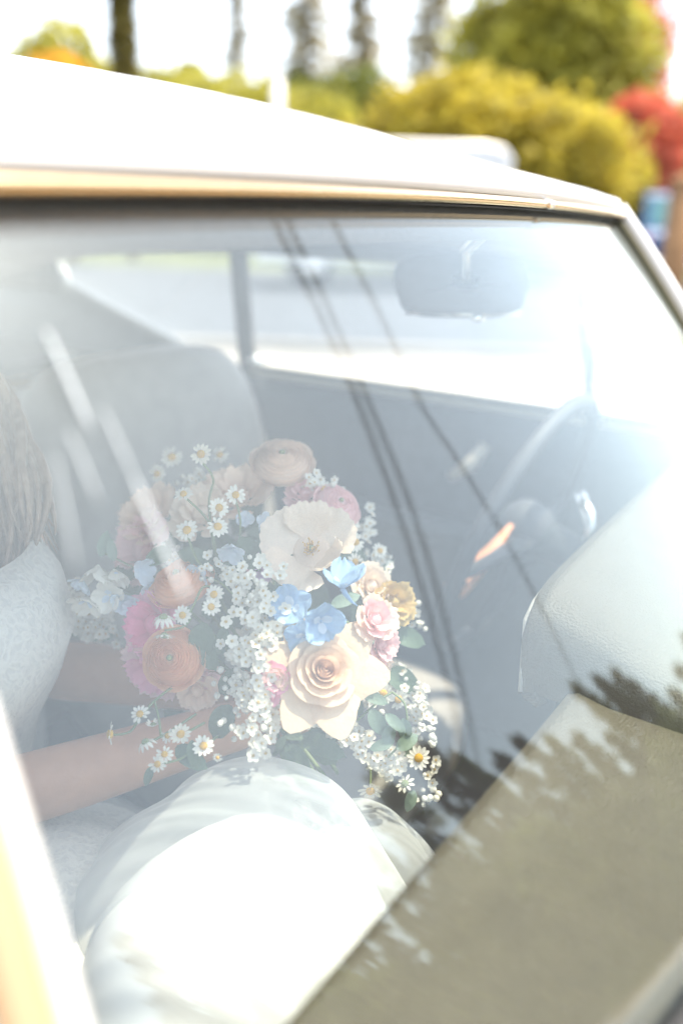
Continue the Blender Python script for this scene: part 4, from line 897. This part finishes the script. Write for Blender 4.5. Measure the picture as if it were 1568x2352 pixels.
# chamomile
DZ = [(462, 1043, 30, .90, 0, .3), (422, 1135, 27, .88, -.3, .3), (503, 1166, 29, .87, .1, .35), (541, 1137, 29, .88, .2, .4), (430, 1218, 30, .86, -.1, .2), (500, 1210, 30, .86, .2, .2), (492, 1366, 27, .82, .1, .4), (485, 1394, 27, .815, 0, .3), (420, 1413, 27, .81, -.1, .2),
      (322, 1640, 25, .80, -.1, .2), (415, 1685, 30, .80, 0, .25), (385, 1690, 20, .805, -.4, .3), (362, 1755, 25, .79, .1, .3), (378, 1732, 24, .795, .2, .25), (467, 1713, 29, .80, .1, .2), (500, 1740, 14, .80, 0, -.3),
      (880, 1592, 30, .88, .25, .2), (914, 1606, 28, .89, .3, .1), (961, 1741, 31, .86, .1, .2), (395, 1050, 28, 1.03, 0, .4), (362, 1088, 27, 1.03, -.3, .3), (505, 1045, 26, 1.03, .2, .5), (742, 1125, 28, .96, .1, .4), (806, 1200, 28, .96, .4, .3), (816, 1245, 26, .96, .5, .2), (815, 1290, 24, .95, .5, .1), (872, 1265, 24, .99, .3, .4), (845, 1325, 24, .94, .3, .1), (378, 1640 + 1, 1, .9, 0, 0)]
for (px, py, r_, t, sx, sy) in DZ[:-1]:
    daisy(at(px, py, t), (-FW+RT*(sx+random.gauss(0, .22))+UP*(sy+random.gauss(0, .22))), rad(r_, t)*random.uniform(.82, .95), 11 if r_ < 26 else 13, .08)
# seen from the side or drooping
daisy(at(255, 1686, .80), (-RT*.95-FW*.15), rad(30, .80), 11, .12); daisy(at(850, 1815, .88), (-UP*.55-FW*.75), rad(30, .88), 9, -.1)
daisy(at(376, 1418, .81), (UP*.9-FW*.35), rad(27, .81), 12, .9, None, 'green_eye'); daisy(at(378, 1458, .805), (-UP*.9-FW*.2), rad(26, .805), 10, -.3, None, 'green_eye'); daisy(at(335, 1705, .80), (UP*.8-RT*.4-FW*.2), rad(26, .80), 11, .8, None, 'green_eye')
daisy(at(930, 1800, .88), (-FW*.5+UP*.5-RT*.3), rad(24, .88), 9, .2, None, 'green_eye'); daisy(at(352, 1665, .82), (UP*.9-FW*.3), rad(18, .82), 12, -.5, None, 'green_eye')
# spirea clusters
g_ = np.random.default_rng(9)
def cluster(path, width, n, t0, t1, s=.0060, budf=.22):
    for i in range(int(n*1.5)):
        f = g_.random(); k = f*(len(path)-1); a = int(min(k, len(path)-2)); q = k-a
        x = path[a][0]*(1-q)+path[a+1][0]*q; y = path[a][1]*(1-q)+path[a+1][1]*q
        th = g_.uniform(0, 6.28); rr = width*1.3*math.sqrt(g_.random()); t = t0+(t1-t0)*f+.02*(rr/width)**2+g_.uniform(-.006, .006)
        if g_.random() < budf: bud(x+rr*math.cos(th)*1.15, y+rr*math.sin(th)*1.15, t)
        else: spirea(x+rr*math.cos(th), y+rr*math.sin(th), t, s)
cluster([(575, 1340), (620, 1345)], 45, 34, .80, .81); cluster([(560, 1390), (625, 1420), (600, 1470)], 36, 30, .80, .80)
cluster([(560, 1450), (600, 1520), (590, 1590)], 46, 56, .79, .79); cluster([(590, 1580), (590, 1650), (585, 1710)], 36, 46, .785, .775); cluster([(520, 1480), (530, 1600), (520, 1690)], 26, 14, .81, .80, .005, .7)
cluster([(690, 1630), (760, 1660), (820, 1700), (890, 1755)], 24, 58, .83, .85); cluster([(870, 1740), (905, 1755)], 26, 16, .85, .85)
cluster([(925, 1560), (965, 1610), (975, 1680)], 22, 30, .91, .89, .0055, .4); cluster([(960, 1650), (990, 1720), (985, 1820), (970, 1840)], 20, 22, .88, .87, .006, .6)
cluster([(150, 1400), (200, 1430), (260, 1450)], 34, 50, .96, .96, .0065, .1); cluster([(880, 1560), (930, 1550)], 22, 12, .93, .93, .007); cluster([(830, 1180), (840, 1250)], 20, 12, 1.0, 1.0); cluster([(920, 1400), (960, 1420)], 22, 10, .97, .97)
cluster([(860, 1270), (880, 1330)], 22, 12, .98, .98); cluster([(160, 1350), (150, 1400)], 20, 14, .97, .97, .006, .5)
cluster([(470, 1300), (500, 1330)], 26, 10, .86, .85, .005, .5); cluster([(640, 1620), (690, 1640)], 26, 18, .83, .84, .005, .3); cluster([(700, 1100), (760, 1120)], 26, 14, .95, .95, .006); cluster([(430, 1110), (470, 1120)], 30, 12, 1.0, 1.0, .006, .4); cluster([(370, 1290), (400, 1275)], 24, 10, .90, .90, .005, .4); cluster([(845, 1570), (870, 1620)], 22, 18, .87, .87, .0055, .3)
# leaves
for (px, py, t, L_, a, mt, k) in ((395, 1265, .90, .030, 200, 'leaf_green', 2), (470, 1430, .835, .040, 260, 'leaf_green', 2), (455, 1470, .84, .035, 300, 'leaf_green', 1), (520, 1440, .83, .03, 250, 'leaf_green', 0), (405, 1715, .81, .035, 330, 'leaf_green', 1), (440, 1700, .80, .030, 280, 'leaf_green', 0), (350, 1760, .83, .02, 250, 'leaf_green', 0),
        (830, 1590, .845, .028, 340, 'leaf_grey', 0), (850, 1630, .84, .03, 300, 'leaf_grey', 1), (885, 1640, .84, .026, 320, 'leaf_grey', 0), (900, 1660, .84, .03, 255, 'leaf_grey', 0), (925, 1650, .84, .026, 280, 'leaf_grey', 1), (910, 1720, .84, .026, 30, 'leaf_grey', 1), (905, 1700, .84, .026, 200, 'leaf_grey', 0), (950, 1815, .87, .022, 250, 'leaf_grey', 1), (960, 1720, .88, .02, 200, 'leaf_grey', 0),
        (640, 1500, .87, .04, 200, 'leaf_green', 1), (600, 1310, .88, .04, 120, 'leaf_green', 2), (760, 1390, .83, .03, 20, 'leaf_grey', 0), (800, 1480, .85, .05, 10, 'leaf_grey', 1), (560, 1300, .89, .04, 200, 'leaf_green', 1), (480, 1290, .89, .035, 160, 'leaf_green', 1), (690, 1690, .87, .05, 340, 'leaf_green', 0), (660, 1710, .87, .045, 300, 'leaf_green', 1), (720, 1670, .87, .05, 300, 'leaf_green', 2), (250, 1330, .96, .05, 20, 'leaf_green', 0), (300, 1350, .95, .04, 160, 'leaf_green', 0), (560, 1540, .86, .04, 220, 'leaf_green', 1), (530, 1620, .86, .04, 240, 'leaf_green', 2), (640, 1440, .86, .045, 100, 'leaf_green', 1), (900, 1450, .93, .04, 340, 'leaf_green', 1), (890, 1540, .93, .04, 330, 'leaf_green', 2)):
    leaf(px, py, t, L_, a, mt, .3, k)
for i in range(70):   # foliage deep in the bouquet
    a = random.uniform(0, 6.28); r_ = math.sqrt(random.random()); px = 580+330*r_*math.cos(a); py = 1400+270*r_*math.sin(a)
    leaf(px, py, 1.03+random.uniform(-.03, .05), random.uniform(.04, .07), random.uniform(0, 360), random.choice(['leaf_green', 'leaf_green', 'leaf_grey']), random.uniform(-.3, .6), i)
# fern fronds by her hand
for i in range(9):
    for s in (-1, 1): leaf(655+6*i, 1690+12*i, .90, .02*(1-i*.07), 300+s*60, 'leaf_green', .2, 0)
# chamomile stems and bouquet handle
HB = Vector(at(650, 1640, .92))
def S_(*pts): stem([at(*p) for p in pts], .0012)
S_((462, 1060, .902), (490, 1100, .91), (480, 1165, .90), (500, 1320, .90)); S_((422, 1140, .885), (470, 1185, .89), (490, 1230, .89), (500, 1300, .90)); S_((430, 1225, .87), (455, 1290, .88), (500, 1320, .89)); S_((540, 1145, .89), (552, 1200, .89), (545, 1300, .90))
S_((322, 1645, .803), (300, 1680, .805), (262, 1688, .80)); S_((322, 1650, .806), (355, 1610, .82), (400, 1575, .84)); S_((355, 1610, .82), (365, 1650, .82), (370, 1690, .81)); S_((335, 1710, .80), (390, 1680, .81), (450, 1640, .83))
S_((420, 1418, .815), (440, 1400, .82), (465, 1350, .84), (490, 1350, .85)); S_((378, 1448, .81), (420, 1440, .815), (440, 1418, .82)); S_((850, 1805, .885), (850, 1765, .89), (835, 1730, .885), (810, 1690, .88)); S_((362, 1755, .795), (420, 1740, .80), (470, 1690, .82)); S_((467, 1720, .81), (500, 1690, .83)); S_((415, 1690, .81), (470, 1660, .83))
S_((440, 1320, .88), (500, 1335, .87), (540, 1370, .86)); S_((820, 1655, .845), (870, 1610, .85), (900, 1590, .86)); S_((900, 1590, .85), (930, 1620, .845), (930, 1690, .845), (890, 1740, .85)); S_((240, 1270, .935), (300, 1300, .94), (380, 1340, .95)); S_((800, 1430, .81), (770, 1425, .805), (740, 1420, .81))
for i in range(26):
    a = random.uniform(0, 6.28); r_ = random.uniform(.3, 1); top = at(580+260*r_*math.cos(a), 1420+200*r_*math.sin(a), .97)
    stem([top, top.lerp(HB, .6)+Vector((random.gauss(0, .01), random.gauss(0, .01), 0)), HB+Vector((random.gauss(0, .009), random.gauss(0, .009), 0)), BB+Vector((random.gauss(0, .018), random.gauss(0, .018), random.uniform(-.02, .02)))], .0022)
